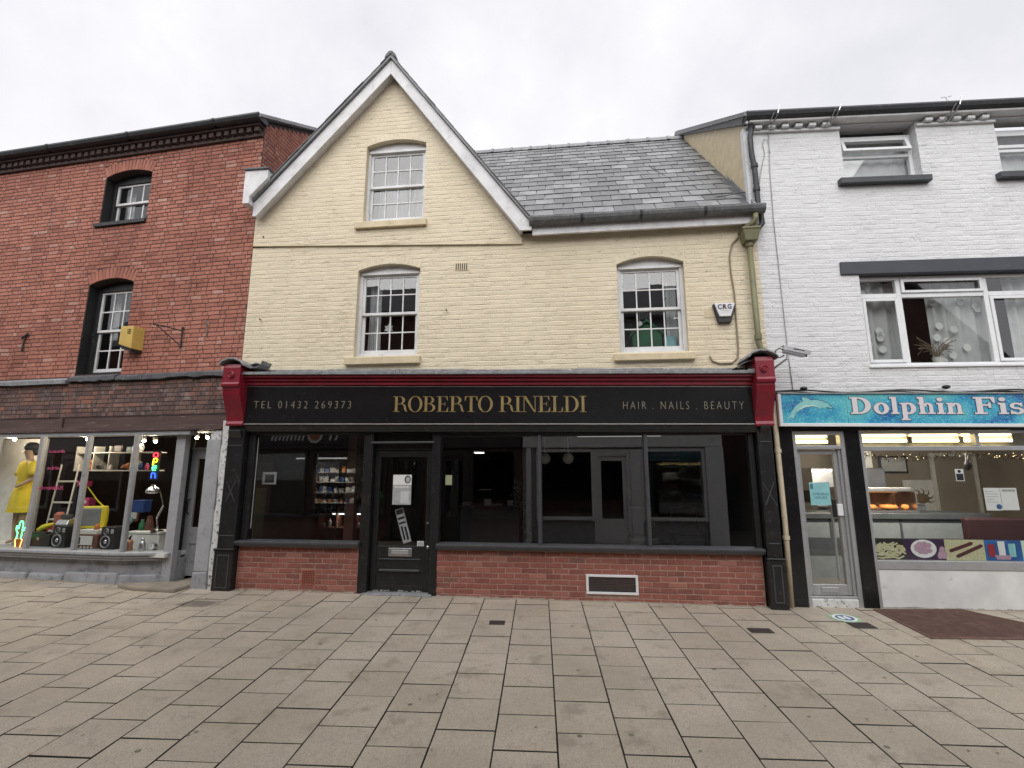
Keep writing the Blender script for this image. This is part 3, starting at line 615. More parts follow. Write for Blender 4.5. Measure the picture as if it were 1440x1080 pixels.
for i in range(6): B1('slot', 'black_plastic', v_, -.918 + i * .034, -.902 + i * .034, -.0145, -.011, 4.985, 5.095)
for u, z in ((-4.3, 5.74), (-4.22, 4.26), (-1.05, 4.3), (2.35, 4.35)): MB().lathe([(.004, -.045), (.014, -.05), (.014, -.042), (.006, -.04), (.006, .02)], (u, 0, z), 8, 'y').obj('wall_hook', 'iron', cb)

# ============================================================ SALON SHOPFRONT
sf = thing('salon_shopfront', 'black painted shopfront with red brick base and burgundy brackets in gabled building', 'shopfront', FR)
zt = lambda u: 3.103 - .0200 * (u + 4.3); zb = lambda u: 2.49 - .0111 * (u + 4.27)
for (a, b) in ((-4.175, -2.275), (-1.09, 3.42)):
    B1('stall_riser', 'mortar_pale', sf, a, b, -.097, .05, -.12, .66)
    rb = lay(a, b, -.03, .655, [Op(-3.14, -2.92, .115, .33), Op(1.05, 1.76, .09, .355)], .0745, 'stretcher', v=-.097, jit=.004)
    put_bricks(sf, FR, rb, 'brick', 'riser_brick', .0045, 300 if b < 0 else 225)
    MB().prism([(.0, .745), (-.19, .728), (-.19, .70), (-.165, .655), (.0, .655)], a - (0.03 if b < 0 else 0), b + .02, 'x').obj('sill', 'sill_grey', sf, bevel=.006)
ab = B1('air_brick', 'terracotta', sf, -3.138, -2.922, -.104, -.09, .118, .328)
hb = MB()
for i in range(7):
    for j in range(7): hb.box(-3.118 + i * .0275, -3.102 + i * .0275, -.1065, -.103, .135 + j * .0265, .151 + j * .0265)
hb.obj('holes', 'black_plastic', ab)
gv = MB(); gv.box(1.05, 1.76, -.118, -.09, .32, .352); gv.box(1.05, 1.76, -.118, -.09, .092, .124); gv.box(1.05, 1.085, -.117, -.09, .124, .32); gv.box(1.725, 1.76, -.117, -.09, .124, .32)
gv = gv.obj('vent_frame', 'white_plastic', sf, bevel=.004)
sl_ = MB()
for i in range(9): sl_.hexa([(1.08, -.108, .128 + i * .0215), (1.73, -.108, .128 + i * .0215), (1.73, -.094, .140 + i * .0215), (1.08, -.094, .140 + i * .0215)] + [(1.08, -.107, .131 + i * .0215), (1.73, -.107, .131 + i * .0215), (1.73, -.093, .143 + i * .0215), (1.08, -.093, .143 + i * .0215)])
sl_.obj('louvre', 'black_plastic', gv)
# frame
fm = MB(); fm.box(-4.18, -4.075, -.09, .04, .66, 2.42); fm.box(3.365, 3.44, -.09, .04, .66, 2.38)
fm.box(-4.075, -2.275, -.085, .04, 2.335, 2.44); fm.box(-1.075, 3.365, -.085, .04, 2.28, 2.41)
fm.obj('window_frame', 'black_joinery', sf, bevel=.006)
MB().box(-2.275, -2.13, -.10, .06, .0, 2.43).obj('door_post', 'black_joinery', sf, bevel=.008); MB().box(-1.20, -1.075, -.10, .06, .0, 2.42).obj('door_post', 'black_joinery', sf, bevel=.008)
for u in (.38, 1.91):
    MB().prism([(u, -.02), (u + .01, -.12), (u + .035, -.135), (u + .06, -.12), (u + .07, -.02)], .735, 2.29, 'z').obj('mullion', 'sill_grey', sf, bevel=.004)
pane(sf, -4.075, -2.275, .735, 2.335, -.03, tilt=.001); pane(sf, -1.075, .395, .735, 2.28, -.03, tilt=.001); pane(sf, .435, 1.925, .735, 2.28, -.03, tilt=.001); pane(sf, 1.965, 3.365, .735, 2.28, -.03, tilt=.001)
for (u0, u1, zt_) in ((-4.06, -4.05, 2.3), (-2.285, -2.277, 1.9)): B1('glazing_bead', 'worn_edge', sf, u0, u1, -.038, -.032, .9, zt_)
# long head rail under the fascia
MB().hexa([(-4.2, -.17, zb(-4.2) - .105), (3.46, -.17, zb(3.46) - .105), (3.46, .03, zb(3.46) - .105), (-4.2, .03, zb(-4.2) - .105), (-4.2, -.21, zb(-4.2) - .01), (3.46, -.21, zb(3.46) - .01), (3.46, .03, zb(3.46) - .01), (-4.2, .03, zb(-4.2) - .01)]).obj('head_rail', 'black_joinery', sf, bevel=.006)
# door
dr = MB(); dr.box(-2.12, -2.035, .0, .045, .03, 2.085); dr.box(-1.30, -1.21, .0, .045, .03, 2.085); dr.box(-2.035, -1.30, .001, .044, 1.985, 2.085); dr.box(-2.035, -1.30, .001, .044, .30, .67); dr.box(-2.035, -1.30, .001, .044, .03, .12); dr.box(-2.035, -1.30, .015, .04, .12, .30)
dr = dr.obj('door', 'black_joinery', sf, bevel=.005)
pane(dr, -2.035, -1.30, .67, 1.985, .022, tilt=.001)
B1('panel_moulding', 'sill_grey', dr, -1.99, -1.36, -.016, .002, .478, .495, bevel=.004); MB().prism([(.002, .345), (-.02, .335), (-.02, .315), (.002, .30)], -1.98, -1.37, 'x').obj('panel_moulding', 'sill_grey', dr, bevel=.003)
lb = B1('letterbox', 'steel', dr, -1.85, -1.49, -.012, .002, .525, .645, bevel=.006); B1('flap', 'aluminium', lb, -1.80, -1.54, -.018, -.011, .555, .615, bevel=.004)
MB().lathe([(.022, .0), (.022, -.012), (.012, -.02)], (-1.25, 0, .66), 12, 'y').obj('lock', 'steel', dr); MB().lathe([(.014, .0), (.014, -.03), (.026, -.045), (.026, -.06), (.012, -.068)], (-1.248, 0, 1.0), 12, 'y').obj('door_knob', 'black_plastic', dr)
MB().box(-2.13, -1.2, -.02, .07, 2.09, 2.20).box(-2.13, -1.2, .0, .05, 2.20, 2.43).obj('door_head', 'black_joinery', sf, bevel=.006); B1('drip_mould', 'sill_grey', sf, -2.15, -1.17, -.13, .0, 2.185, 2.212, bevel=.005)
MB().prism([(-2.20, -.16), (-1.13, -.16), (-1.16, -.09), (-1.16, .06), (-2.17, .06), (-2.17, -.09)], -.06, .028, 'z').obj('threshold', 'lead', sf, bevel=.012)
chip = MB(); r_ = random.Random(3)
for k in range(14): u = r_.uniform(-2.08, -1.24); chip.box(u, u + r_.uniform(.01, .05), -.0025, .001, .035, .035 + r_.uniform(.006, .018))
chip.obj('paint_chips', 'worn_edge', dr)
# pilasters with bases, panels and crosses
for (a, b) in ((-4.485, -4.185), (3.445, 3.665)):
    p = MB().box(a + .012, b - .012, -.19, .0, .62, 2.40).obj('pilaster', 'black_joinery', sf, bevel=.008)
    q = MB(); q.box(a - .005, b + .005, -.215, .0, -.12, .60); q.box(a - .015, b + .015, -.235, .0, .60, .625); q.obj('plinth', 'black_joinery', p, bevel=.01)
    q = MB(); q.box(a + .05, b - .05, -.222, -.214, .52, .535); q.box(a + .05, b - .05, -.222, -.214, .06, .075); q.box(a + .05, a + .065, -.2215, -.214, .075, .52); q.box(b - .065, b - .05, -.2215, -.214, .075, .52); q.obj('plinth_panel', 'sill_grey', p, bevel=.003)
    B1('moulding', 'sill_grey', p, a + .04, b - .04, -.198, -.189, .80, .815, bevel=.003); B1('moulding', 'sill_grey', p, a + .04, b - .04, -.198, -.189, 2.16, 2.172, bevel=.003)
    c_ = (a + b) / 2; z_ = 1.46; x = MB(); d = .075; h = .155
    for sx in (1, -1): x.prism([(c_ - sx * d, z_ - h), (c_ - sx * d + .014, z_ - h - .004), (c_ + sx * d + .0, z_ + h), (c_ + sx * d - .014, z_ + h + .004)], -.197 - .002 * (sx > 0), -.188)
    x.obj('cross_ornament', 'sill_grey', p)
    # capital block
    q = MB(); q.box(a + .02, b - .02, -.20, .0, 2.40, 2.47); q.prism([(-.25, 2.36), (-.19, 2.28), (-.19, 2.40), (-.25, 2.40)], a + .05, b - .05, 'x'); q.obj('capital', 'black_joinery', p, bevel=.006)
    # scrolled bracket
    zo = -.0 if a < 0 else -.09
    prof = [(.0, 2.47), (-.245, 2.47), (-.255, 2.50), (-.24, 2.54), (-.25, 2.62), (-.29, 2.72), (-.345, 2.84), (-.385, 2.94), (-.40, 3.02), (-.40, 3.05), (-.43, 3.06), (-.44, 3.10), (-.425, 3.13), (-.425, 3.36), (-.405, 3.42), (.0, 3.44)]
    br_ = MB().prism([(y, z + zo) for y, z in prof], a - .01, b - .025 if a < 0 else b + .015, 'x').obj('bracket', 'burgundy', sf, bevel=.006)
    cc = (a + b) / 2 - .015
    MB().lathe([(.055, -.425), (.055, -.44), (.042, -.452), (.03, -.44), (.02, -.45)], (cc, 0, 3.245 + zo), 16, 'y').obj('rosette', 'burgundy', br_)
    cap = [(cc - .19, 3.40 + zo), (cc - .15, 3.455 + zo), (cc - .05, 3.49 + zo), (cc + .05, 3.485 + zo), (cc + .15, 3.44 + zo), (cc + .20, 3.385 + zo), (cc + .19, 3.42 + zo), (cc + .14, 3.47 + zo), (cc + .05, 3.512 + zo), (cc - .06, 3.515 + zo), (cc - .16, 3.475 + zo), (cc - .21, 3.41 + zo)]
    MB().prism(cap, -.47, .0).obj('lead_cap', 'lead', br_, bevel=.004)
# wind-bent lead on the left bracket, sagging lead on the right
def ribbon(name, pts, y0, y1, mat, par, th=.012):
    lo = [(u, z) for u, z in pts]; hi = [(u, z + th) for u, z in reversed(pts)]
    return MB().prism(lo + hi, y0, y1).obj(name, mat, par, bevel=.003)
ribbon('bent_lead', [(-4.33, 3.46), (-4.22, 3.40), (-4.10, 3.36), (-3.98, 3.37), (-3.92, 3.42), (-3.90, 3.47)], -.36, -.10, 'lead', sf)
ribbon('bent_lead', [(-4.22, 3.44), (-4.10, 3.47), (-4.0, 3.45), (-3.95, 3.38)], -.22, -.05, 'lead', sf)
ribbon('bent_lead', [(3.12, 3.16), (3.22, 3.20), (3.34, 3.27), (3.46, 3.30)], -.34, -.05, 'lead', sf)
# cornice between brackets, stepped mouldings
def sl_box(u0, u1, y0, y1, d0, d1, name, mat, bev=.005, par=None):   # box that follows the slope of the fascia top
    z = [zt(u0), zt(u1)]
    return MB().hexa([(u0, y0, z[0] + d0), (u1, y0, z[1] + d0), (u1, y1, z[1] + d0), (u0, y1, z[0] + d0), (u0, y0, z[0] + d1), (u1, y0, z[1] + d1), (u1, y1, z[1] + d1), (u0, y1, z[0] + d1)]).obj(name, mat, par or sf, bevel=bev)
sl_box(-4.27, 3.47, -.25, .0, .012, .07, 'cornice', 'burgundy'); sl_box(-4.27, 3.47, -.285, .0, .07, .12, 'cornice', 'burgundy'); sl_box(-4.27, 3.47, -.33, .0, .12, .155, 'cornice', 'burgundy')
r2 = random.Random(9); u = -4.25
while u < 3.44:
    w = min(r2.uniform(1.1, 1.6), 3.46 - u); d = r2.uniform(-.008, .008)
    sl_box(u, u + w - .004, -.365, .0, .157, .205 + d, 'lead_sheet', 'lead', .006); sl_box(u, u + w - .02, -.10, -.004, .2, .29 + d, 'lead_upstand', 'lead', .006)
    sl_box(u + w - .05, u + w + .02, -.372, -.0, .158, .222 + d, 'lead_roll', 'lead', .01); u += w
# salon interior
def shell(par, a, b, v0, v1, z0, z1, wall, floor, ceil=None):
    p = [(a, v0, z0), (b, v0, z0), (b, v1, z0), (a, v1, z0), (a, v0, z1), (b, v0, z1), (b, v1, z1), (a, v1, z1)]
    MB().add(p, [(3, 2, 6, 7), (0, 3, 7, 4), (1, 5, 6, 2)]).obj('inner_wall', wall, par); MB().add(p[:4], [(0, 1, 2, 3)]).obj('inner_floor', floor, par); MB().add(p[4:], [(3, 2, 1, 0)]).obj('inner_ceiling', ceil or wall, par)
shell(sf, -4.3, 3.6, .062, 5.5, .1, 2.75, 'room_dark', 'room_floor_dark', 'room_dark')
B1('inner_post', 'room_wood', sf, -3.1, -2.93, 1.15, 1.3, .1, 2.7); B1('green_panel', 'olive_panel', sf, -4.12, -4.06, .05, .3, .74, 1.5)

# shop sign
sg = thing('shop_sign', 'long black fascia sign reading ROBERTO RINELDI in gold letters', 'sign', FR, (-.4, -.21, 2.72))
OU, OZ = -.4, 2.72
def fasc(n, m, y0, y1, d0, d1, top): 
    f_ = zt if top else zb; a, b = -4.245 - OU, 3.455 - OU
    return MB().hexa([(a, y0, f_(-4.245) - OZ + d0), (b, y0, f_(3.455) - OZ + d0), (b, y1, f_(3.455) - OZ + d0), (a, y1, f_(-4.245) - OZ + d0), (a, y0, f_(-4.245) - OZ + d1), (b, y0, f_(3.455) - OZ + d1), (b, y1, f_(3.455) - OZ + d1), (a, y1, f_(-4.245) - OZ + d1)]).obj(n, m, sg, bevel=.002)
a, b = -4.245 - OU, 3.455 - OU
MB().hexa([(a, 0, zb(-4.245) - OZ), (b, 0, zb(3.455) - OZ), (b, .2, zb(3.455) - OZ), (a, .2, zb(-4.245) - OZ), (a, 0, zt(-4.245) - OZ), (b, 0, zt(3.455) - OZ), (b, .2, zt(3.455) - OZ), (a, .2, zt(-4.245) - OZ)]).obj('board', 'black_panel', sg)
fasc('trim', 'silver_trim', -.010, .0, 0, .014, False); fasc('trim', 'silver_trim', -.010, .0, -.012, 0, True)
# hand-built high-contrast serif capitals, unit height
def rect_(x0, x1, y0, y1): return [(x0, y0), (x1, y0), (x1, y1), (x0, y1)]
def bowl(cx, cy, rx, ry, ix, iy, a0, a1, n=18, ish=0.0):
    o = [(cx + rx * math.cos(rad(a0 + (a1 - a0) * i / n)), cy + ry * math.sin(rad(a0 + (a1 - a0) * i / n))) for i in range(n + 1)]
    q = [(cx + ish + ix * math.cos(rad(a0 + (a1 - a0) * i / n)), cy + iy * math.sin(rad(a0 + (a1 - a0) * i / n))) for i in range(n + 1)]
    return [[o[i], o[i + 1], q[i + 1], q[i]] for i in range(n)]
HL = .035
def stem(x, w=.135, s=.10): return [rect_(x, x + w, 0, 1), rect_(x - s, x + w + s, 0, HL), rect_(x - s, x + w + s, 1 - HL, 1)]
DIDO = {
 'I': (.36, stem(.11)), 
 'O': (.80, bowl(.40, .5, .385, .515, .25, .485, 0, 360, 40)),
 'D': (.80, stem(.11, s=.1) + [rect_(.24, .36, 0, HL), rect_(.24, .36, 1 - HL, 1)] + bowl(.34, .5, .42, .5, .275, .465, -90, 90)),
 'L': (.62, stem(.11) + [rect_(.24, .58, 0, HL), [(.58, 0), (.58, .30), (.56, .30), (.50, HL), (.50, 0)]]),
 'E': (.68, stem(.11) + [rect_(.24, .60, 0, HL), rect_(.24, .58, 1 - HL, 1), rect_(.24, .46, .49, .49 + HL), rect_(.44, .465, .38, .63), [(.62, 0), (.62, .30), (.60, .30), (.52, HL), (.52, 0)], [(.59, 1), (.59, .72), (.57, .72), (.50, 1 - HL), (.50, 1)]]),
 'T': (.70, [rect_(.285, .42, 0, 1), rect_(.18, .525, 0, HL), rect_(.02, .685, 1 - HL, 1), [(.02, 1), (.02, .70), (.04, .70), (.12, 1 - HL), (.12, 1)], [(.685, 1), (.685, .70), (.665, .70), (.585, 1 - HL), (.585, 1)]]),
 'N': (.84, [rect_(.12, .155, 0, 1), rect_(.02, .26, 0, HL), rect_(.02, .16, 1 - HL, 1), [(.08, 1), (.24, 1), (.72, 0), (.66, -.02)], rect_(.685, .72, 0, 1), rect_(.60, .82, 1 - HL, 1)]),
 'R': (.80, stem(.11) + [rect_(.24, .36, 1 - HL, 1), rect_(.24, .38, .485, .485 + HL)] + bowl(.34, .745, .30, .255, .16, .225, -90, 90) + [[(.34, .51), (.47, .49), (.58, .40), (.62, .14), (.66, .05), (.72, .0), (.79, .03), (.79, .06), (.74, .06), (.73, .16), (.68, .38), (.58, .50), (.46, .52)]]),
 'B': (.74, stem(.11) + [rect_(.24, .36, 0, HL), rect_(.24, .36, 1 - HL, 1), rect_(.24, .38, .505, .505 + HL)] + bowl(.34, .76, .27, .24, .14, .21, -90, 90) + bowl(.35, .265, .33, .265, .19, .232, -90, 90)),
}
def set_text(txt, table, h, u, z, slope, name, mat, par, y, ext, total, sp=.33, grow=0.0):
    adv = 0
    for ch in txt: adv += sp if ch == ' ' else table[ch][0]
    k = total / adv; x = 0; m = MB()
    for ch in txt:
        if ch == ' ': x += sp * k; continue
        wd, polys = table[ch]; m = MB()
        for p in polys:
            m.prism([(u + x + px * k, z + slope * (x + px * k) + py * h) for px, py in p], y - ext, y)
        m.obj(name, mat, par); x += wd * k
set_text('ROBERTO RINELDI', DIDO, .238, -1.80 - OU, 2.657 - OZ, -.0155, 'letter', 'gold', sg, -.0, .006, 2.92, sp=.30)
for t_, u_, z_, w_, s_z in (('TEL 01432 269373', -4.07, 2.744, 1.60, .172), ('HAIR . NAILS . BEAUTY', 1.64, 2.648, 1.665, .166)):
    o = text_mesh(t_, s_z, 'lettering', 'champagne', sg, width=w_, off=-.0035, ext=.003, space=1.45); o.location = (u_ - OU, -.004, z_ - OZ); o.rotation_euler = (0, rad(.95), 0)

# ============================================================ RED BUILDING
rbd = thing('red_brick_building', 'weathered red brick building with dark gutter and two arched sash windows', 'building', FB)
UL = -7.6
oU = Op(-3.36, -2.32, 6.37, 7.31, .10, .215); oD = Op(-3.36, -2.385, 3.46, 5.14, .10, .215)
MB().holed([(UL, 3.34), (0, 3.34), (0, 7.78), (UL, 7.78)], [oU.loop(), oD.loop()], 0, .3).obj('wall', 'mortar_dark', rbd)
MB().box(UL, 0, -.005, .3, 2.69, 3.339).obj('beam_wall', 'mortar_dark', rbd)
put_bricks(rbd, FB, lay(UL, -.002, 3.42, 7.70, [oU, oD], .0752, 'flemish', jit=.008) + ring(oU) + ring(oD), 'brick', 'red_brick', .006)
put_bricks(rbd, FB, lay(UL, -.003, 2.70, 3.30, (), .0752, 'flemish', v=-.005, jit=.008), 'beam_brick', 'band_brick', .007)
# corbel course, dentils, gutter
B1('corbel_course', 'soot_brick', rbd, UL, .0, -.055, .05, 7.70, 7.765, bevel=.006); B1('corbel_course', 'soot_brick', rbd, UL, 0, -.02, .05, 7.765, 7.86)
dme = MB().box(-.045, .045, -.115, .03, -.042, .042).obj('dentil', 'soot_brick', rbd, bevel=.006); dme.location = (-.08, 0, 7.808)
for i in range(1, 46):
    o = D.objects.new('dentil', dme.data); COL.objects.link(o); o.parent = rbd; o.location = (-.08 - i * .155, random.uniform(-.006, .006), 7.808)
B1('eaves_board', 'soot_brick', rbd, UL, .0, -.15, .05, 7.861, 7.90, bevel=.004)
gp2 = [(.0, 8.0), (-.27, 8.01), (-.28, 7.97), (-.255, 7.92), (-.21, 7.90), (.0, 7.90)]
MB().prism(gp2, UL, .06, 'x').obj('gutter', 'gutter_black', rbd, bevel=.005)
for u in (-.9, -2.75, -4.6): MB().prism([(y * 1.02 - .004, z) for y, z in gp2], u, u + .06, 'x').obj('gutter_bracket', 'gutter_black', rbd)
MB().prism([(-.24, 7.99), (3.3, 10.03), (7, 7.9), (7, 7.8), (3.3, 9.95), (-.24, 7.93)], UL, .09, 'x').obj('roof', 'slate', rbd)
sw = MB().add([(0, 0, 5.3), (6.6, 0, 5.3), (6.6, 0, 8.0), (3.3, 0, 9.96), (0, 0, 8.0)], [(0, 1, 2, 3, 4)]).obj('side_wall', 'mortar_dark', rbd, fix=False); sw.rotation_euler = (0, 0, math.pi / 2); sw.location = (-.004, 0, 0)
FBS = Fr(FB.o.x, FB.o.y, -79)
put_bricks(sw, FBS, [b for b in lay(0.004, 2.6, 6.1, 9.6, (), .0752, 'flemish', clip=lambda z: (0, 2.6) if z < 7.95 else ((z - 7.95) / .585, 2.6))], 'brick', 'red_brick', .006, limit=120)
# windows
wu = sash(rbd, oU, (-3.30, -2.38, 6.43, 7.24), 3, 1, .17, 'black_window_paint', 'white_joinery', sill=(-3.44, -2.30, 6.28, 6.365, .05), sill_m='black_window_paint', head=False, bar=.025)
wd_ = sash(rbd, oD, (-3.28, -2.46, 3.53, 5.06), 3, 2, .17, 'black_window_paint', 'white_joinery', head=False, bar=.025)
curtain(wu, -3.3, -3.05, 6.45, 7.2, .4, 'curtain', 2); curtain(wu, -2.75, -2.42, 6.45, 7.2, .4, 'curtain', 2); curtain(wd_, -3.25, -3.05, 4.2, 5.05, .42, 'curtain', 2)
# reveal linings painted black
for op in (oU, oD): MB().box(op.u0 - .001, op.u0 + .012, .004, .17, op.z0, op.z1 + .02).obj('reveal_lining', 'black_window_paint', rbd)
for (a, b, z0, z1) in ((-6, -.3, 3.5, 5.5), (-6, -.3, 6.1, 7.6)):
    MB().add([(a, .31, z0), (b, .31, z0), (b, 3, z0), (a, 3, z0), (a, .31, z1), (b, .31, z1), (b, 3, z1), (a, 3, z1)], [(0, 1, 2, 3), (7, 6, 5, 4), (3, 2, 6, 7), (0, 3, 7, 4), (1, 5, 6, 2)]).obj('room', 'room_dark', rbd)
# lead strip over the beam, in torn lengths
for (a, b, z0, z1, m_) in ((UL, -3.45, 3.31, 3.37, 'lead'), (-3.42, -2.42, 3.335, 3.40, 'lead_dark'), (-2.40, -1.86, 3.32, 3.385, 'lead_dark'), (-1.85, -.12, 3.33, 3.395, 'lead_dark')):
    n = 10; top = [(a + (b - a) * i / n, z1 + random.uniform(-.012, .012)) for i in range(n + 1)]; bt = [(a + (b - a) * i / n, z0 + random.uniform(-.022, .015)) for i in range(n + 1)]
    MB().prism(bt + top[::-1], -.075, .0).obj('lead_strip', m_, rbd, bevel=.004)
    MB().prism([(-.075, z1 - .01), (0, z1 + .04), (0, z1 - .01)], a, b, 'x').obj('lead_strip', m_, rbd)
MB().box(UL, -.10, .0, .3, 2.50, 2.69).obj('timber_beam', 'timber_brown', rbd, bevel=.006)
B1('timber_cleat', 'timber_brown', rbd, -3.52, -3.44, -.03, .0, 2.50, 2.69, bevel=.006); B1('timber_batten', 'timber_brown', rbd, UL, -.12, -.06, .0, 2.475, 2.515, bevel=.006)

# ============================================================ LEFT SHOPFRONT
lsf = thing('bay_shopfront', 'grey painted timber bay shopfront with recessed door under red brick wall', 'shopfront', FB)
BV = -.15
B1('head_board', 'timber_brown', lsf, UL, -.14, -.13, .1, 2.43, 2.472, bevel=.004); B1('head_board', 'grey_paint', lsf, UL, -.75, -.10, .06, 2.36, 2.43, bevel=.004)
# plinth of rough painted stone blocks
B1('plinth_core', 'grey_render', lsf, UL, -1.70, -.10, .3, -.1, .40); MB().prism([(-1.70, -.10), (-.92, .07), (-.92, .3), (-1.70, .3)], -.1, .40, 'z').obj('plinth_core', 'grey_render', lsf)
r3 = random.Random(21); u = UL
while u < -1.72:
    w = min(r3.uniform(.6, 1.1), -1.70 - u); h = r3.uniform(.13, .2)
    MB().hexa([(u, -.20, -.1), (u + w - .015, -.19, -.1), (u + w - .015, -.08, -.1), (u, -.08, -.1), (u + .02, -.165, h), (u + w - .03, -.16, h + r3.uniform(-.03, .03)), (u + w - .03, -.08, h), (u + .02, -.08, h)]).obj('plinth_stone', 'grey_render', lsf, bevel=.025); u += w
MB().prism([(-1.70, -.20), (-.93, .0), (-.93, .12), (-1.70, -.06)], -.1, .17, 'z').obj('plinth_stone', 'grey_render', lsf, bevel=.025)
for (pr, z0, z1) in ((.25, .465, .515), (.22, .42, .464), (.20, .385, .419)):
    m = MB(); m.prism([(UL, -pr), (-1.69, -pr), (-.93, -pr + .20), (-.93, .2), (UL, .2)], z0, z1, 'z'); m.obj('sill', 'grey_paint', lsf, bevel=.012)
for u in (-6.5, -5.55, -4.585, -3.62, -2.65, -1.70):
    MB().prism([(u - .03, BV + .05), (u - .03, BV - .02), (u, BV - .045), (u + .03, BV - .02), (u + .03, BV + .05)], .515, 2.37, 'z').obj('mullion', 'grey_paint', lsf, bevel=.006)
us = [-6.5, -5.55, -4.585, -3.62, -2.65, -1.70]
for a, b in zip(us[:-1], us[1:]): pane(lsf, a + .03, b - .03, .515, 2.37, BV, 'glass_bay', tilt=.002)
quad('pane', 'glass_bay', lsf, [(-1.67, BV + .005, .515), (-1.05, .02, .515), (-1.05, .02, 2.37), (-1.67, BV + .005, 2.37)])
MB().box(-1.07, -.90, -.01, .10, .05, 2.45).obj('door_post', 'grey_paint', lsf, bevel=.008)
MB().box(-1.07, -1.03, .10, .32, .05, 2.42).obj('door_jamb', 'black_window_paint', lsf)
# door in the recess
ld = MB(); u0, u1 = -1.06, -.36; ld.box(u0, u0 + .15, .30, .345, .10, 2.12); ld.box(u1 - .12, u1, .30, .345, .10, 2.12); ld.box(u0 + .15, u1 - .12, .301, .344, 1.98, 2.12); ld.box(u0 + .15, u1 - .12, .301, .344, .10, .28); ld.box(u0 + .15, u1 - .12, .301, .344, .60, .86); ld.box(u0 + .15, u1 - .12, .315, .34, .28, .60)
ld = ld.obj('door', 'grey_paint', lsf, bevel=.006); pane(ld, u0 + .15, u1 - .12, .86, 1.98, .32, tilt=.001); B1('panel', 'grey_paint', ld, u0 + .21, u1 - .18, .305, .316, .33, .55, bevel=.008)
B1('letterbox', 'iron', ld, -.75, -.66, .295, .302, .69, .76, bevel=.004); MB().tube([(-.97, .30, 1.32), (-.97, .25, 1.30), (-.97, .25, 1.10), (-.97, .30, 1.08)], .01, 8).obj('pull_handle', 'iron', ld)
B1('pink_card', 'pink', ld, -.66, -.57, .296, .301, 1.42, 1.56)
B1('transom', 'grey_paint', lsf, -1.22, -.28, .28, .36, 2.125, 2.17, bevel=.004); pane(lsf, -1.2, -.3, 2.17, 2.42, .33, tilt=.001)
B1('recess_ceiling', 'timber_brown', lsf, -1.1, -.12, .0, .36, 2.42, 2.47); B1('recess_side', 'grey_paint', lsf, -.30, -.13, .11, .4, .05, 2.42)
MB().box(-.385, -.135, -.125, .10, .26, 2.27).obj('pier', 'grey_paint', lsf, bevel=.012); MB().box(-.355, -.16, -.10, .1, 2.27, 2.42).obj('pier_cap', 'peeling_white', lsf, bevel=.008)
MB().hexa([(-.40, -.15, -.1), (-.11, -.15, -.1), (-.11, .1, -.1), (-.40, .1, -.1), (-.39, -.14, .25), (-.13, -.145, .265), (-.13, .1, .26), (-.39, .1, .25)]).obj('pier_base', 'grey_render', lsf, bevel=.02)
n = 16; pl = [(-.125 + random.uniform(-.018, .012), -.05 + 2.62 * i / n) for i in range(n + 1)]
MB().prism(pl + [(-.0, 2.57), (-.0, -.05)], -.11, .05).obj('quoin_strip', 'peeling_white', lsf, bevel=.004)
st = [(-1.62, -.22), (-1.45, -.36), (-1.1, -.43), (-.40, -.42), (-.395, .34), (-.83, .34), (-.83, .04)]
MB().prism(st, -.1, .075, 'z').obj('step', 'stone_step', lsf, bevel=.03)
shell(lsf, -6.6, -.35, .36, 4.6, .1, 2.72, 'room_brown', 'room_floor_dark', 'room_grey')
B1('display_floor', 'room_white', lsf, -6.6, -.95, -.10, 1.05, .44, .50); B1('display_partition', 'room_white', lsf, -6.6, -4.72, .72, .76, .5, 2.4)

# ---- things in the left window
def wthing(name, label, cat, u, v, z, group=None, rz=0.0, fr=FB): return thing(name, label, cat, fr, (u, v, z), group, rz)
# mannequin
mn = wthing('mannequin', 'mannequin in a yellow belted dress standing in the left shop window', 'mannequin', -4.46, .30, .50, rz=-.25)
def skin(name, joints, edges, rads, mat, par, lv=2):
    me = D.meshes.new(name); me.from_pydata(joints, edges, []); o = D.objects.new(name, me); COL.objects.link(o)
    s_ = o.modifiers.new('s', 'SKIN'); s_.use_smooth_shade = True; o.modifiers.new('d', 'SUBSURF').levels = lv; o.modifiers['d'].render_levels = lv
    for i, r in enumerate(rads): me.skin_vertices[0].data[i].radius = r if isinstance(r, tuple) else (r, r)
    me.skin_vertices[0].data[0].use_root = True
    dg = bpy.context.evaluated_depsgraph_get(); dg.update(); nm = D.meshes.new_from_object(o.evaluated_get(dg)); D.objects.remove(o)
    nm.materials.clear(); nm.materials.append(M[mat]); nm.name = name; nm.polygons.foreach_set('use_smooth', [True] * len(nm.polygons)); return link(D.objects.new(name, nm), par)
J = [(0, 0, .92), (0, 0, 1.08), (0, 0, 1.28), (0, 0, 1.42), (0, -.005, 1.50), (0, -.02, 1.60), (0, -.015, 1.70), (-.17, 0, 1.40), (-.23, -.0, 1.17), (-.215, -.05, .96), (.17, 0, 1.40), (.24, 0, 1.16), (.17, -.13, 1.04), (.09, -.175, 1.0), (-.205, -.075, .87), (-.085, 0, .80), (-.10, -.02, .42), (-.11, 0, .07), (-.115, -.11, .03), (.085, 0, .80), (.09, -.01, .42), (.09, .02, .07), (.095, -.10, .03)]
E_ = [(0, 1), (1, 2), (2, 3), (3, 4), (4, 5), (5, 6), (3, 7), (7, 8), (8, 9), (9, 14), (3, 10), (10, 11), (11, 12), (12, 13), (0, 15), (15, 16), (16, 17), (17, 18), (0, 19), (19, 20), (20, 21), (21, 22)]
RD = [(.14, .1), (.11, .085), (.13, .095), (.10, .07), .045, (.072, .085), (.075, .09), .05, .038, .028, .05, .038, .028, .025, .025, .075, .05, .033, .03, .075, .05, .033, .03]
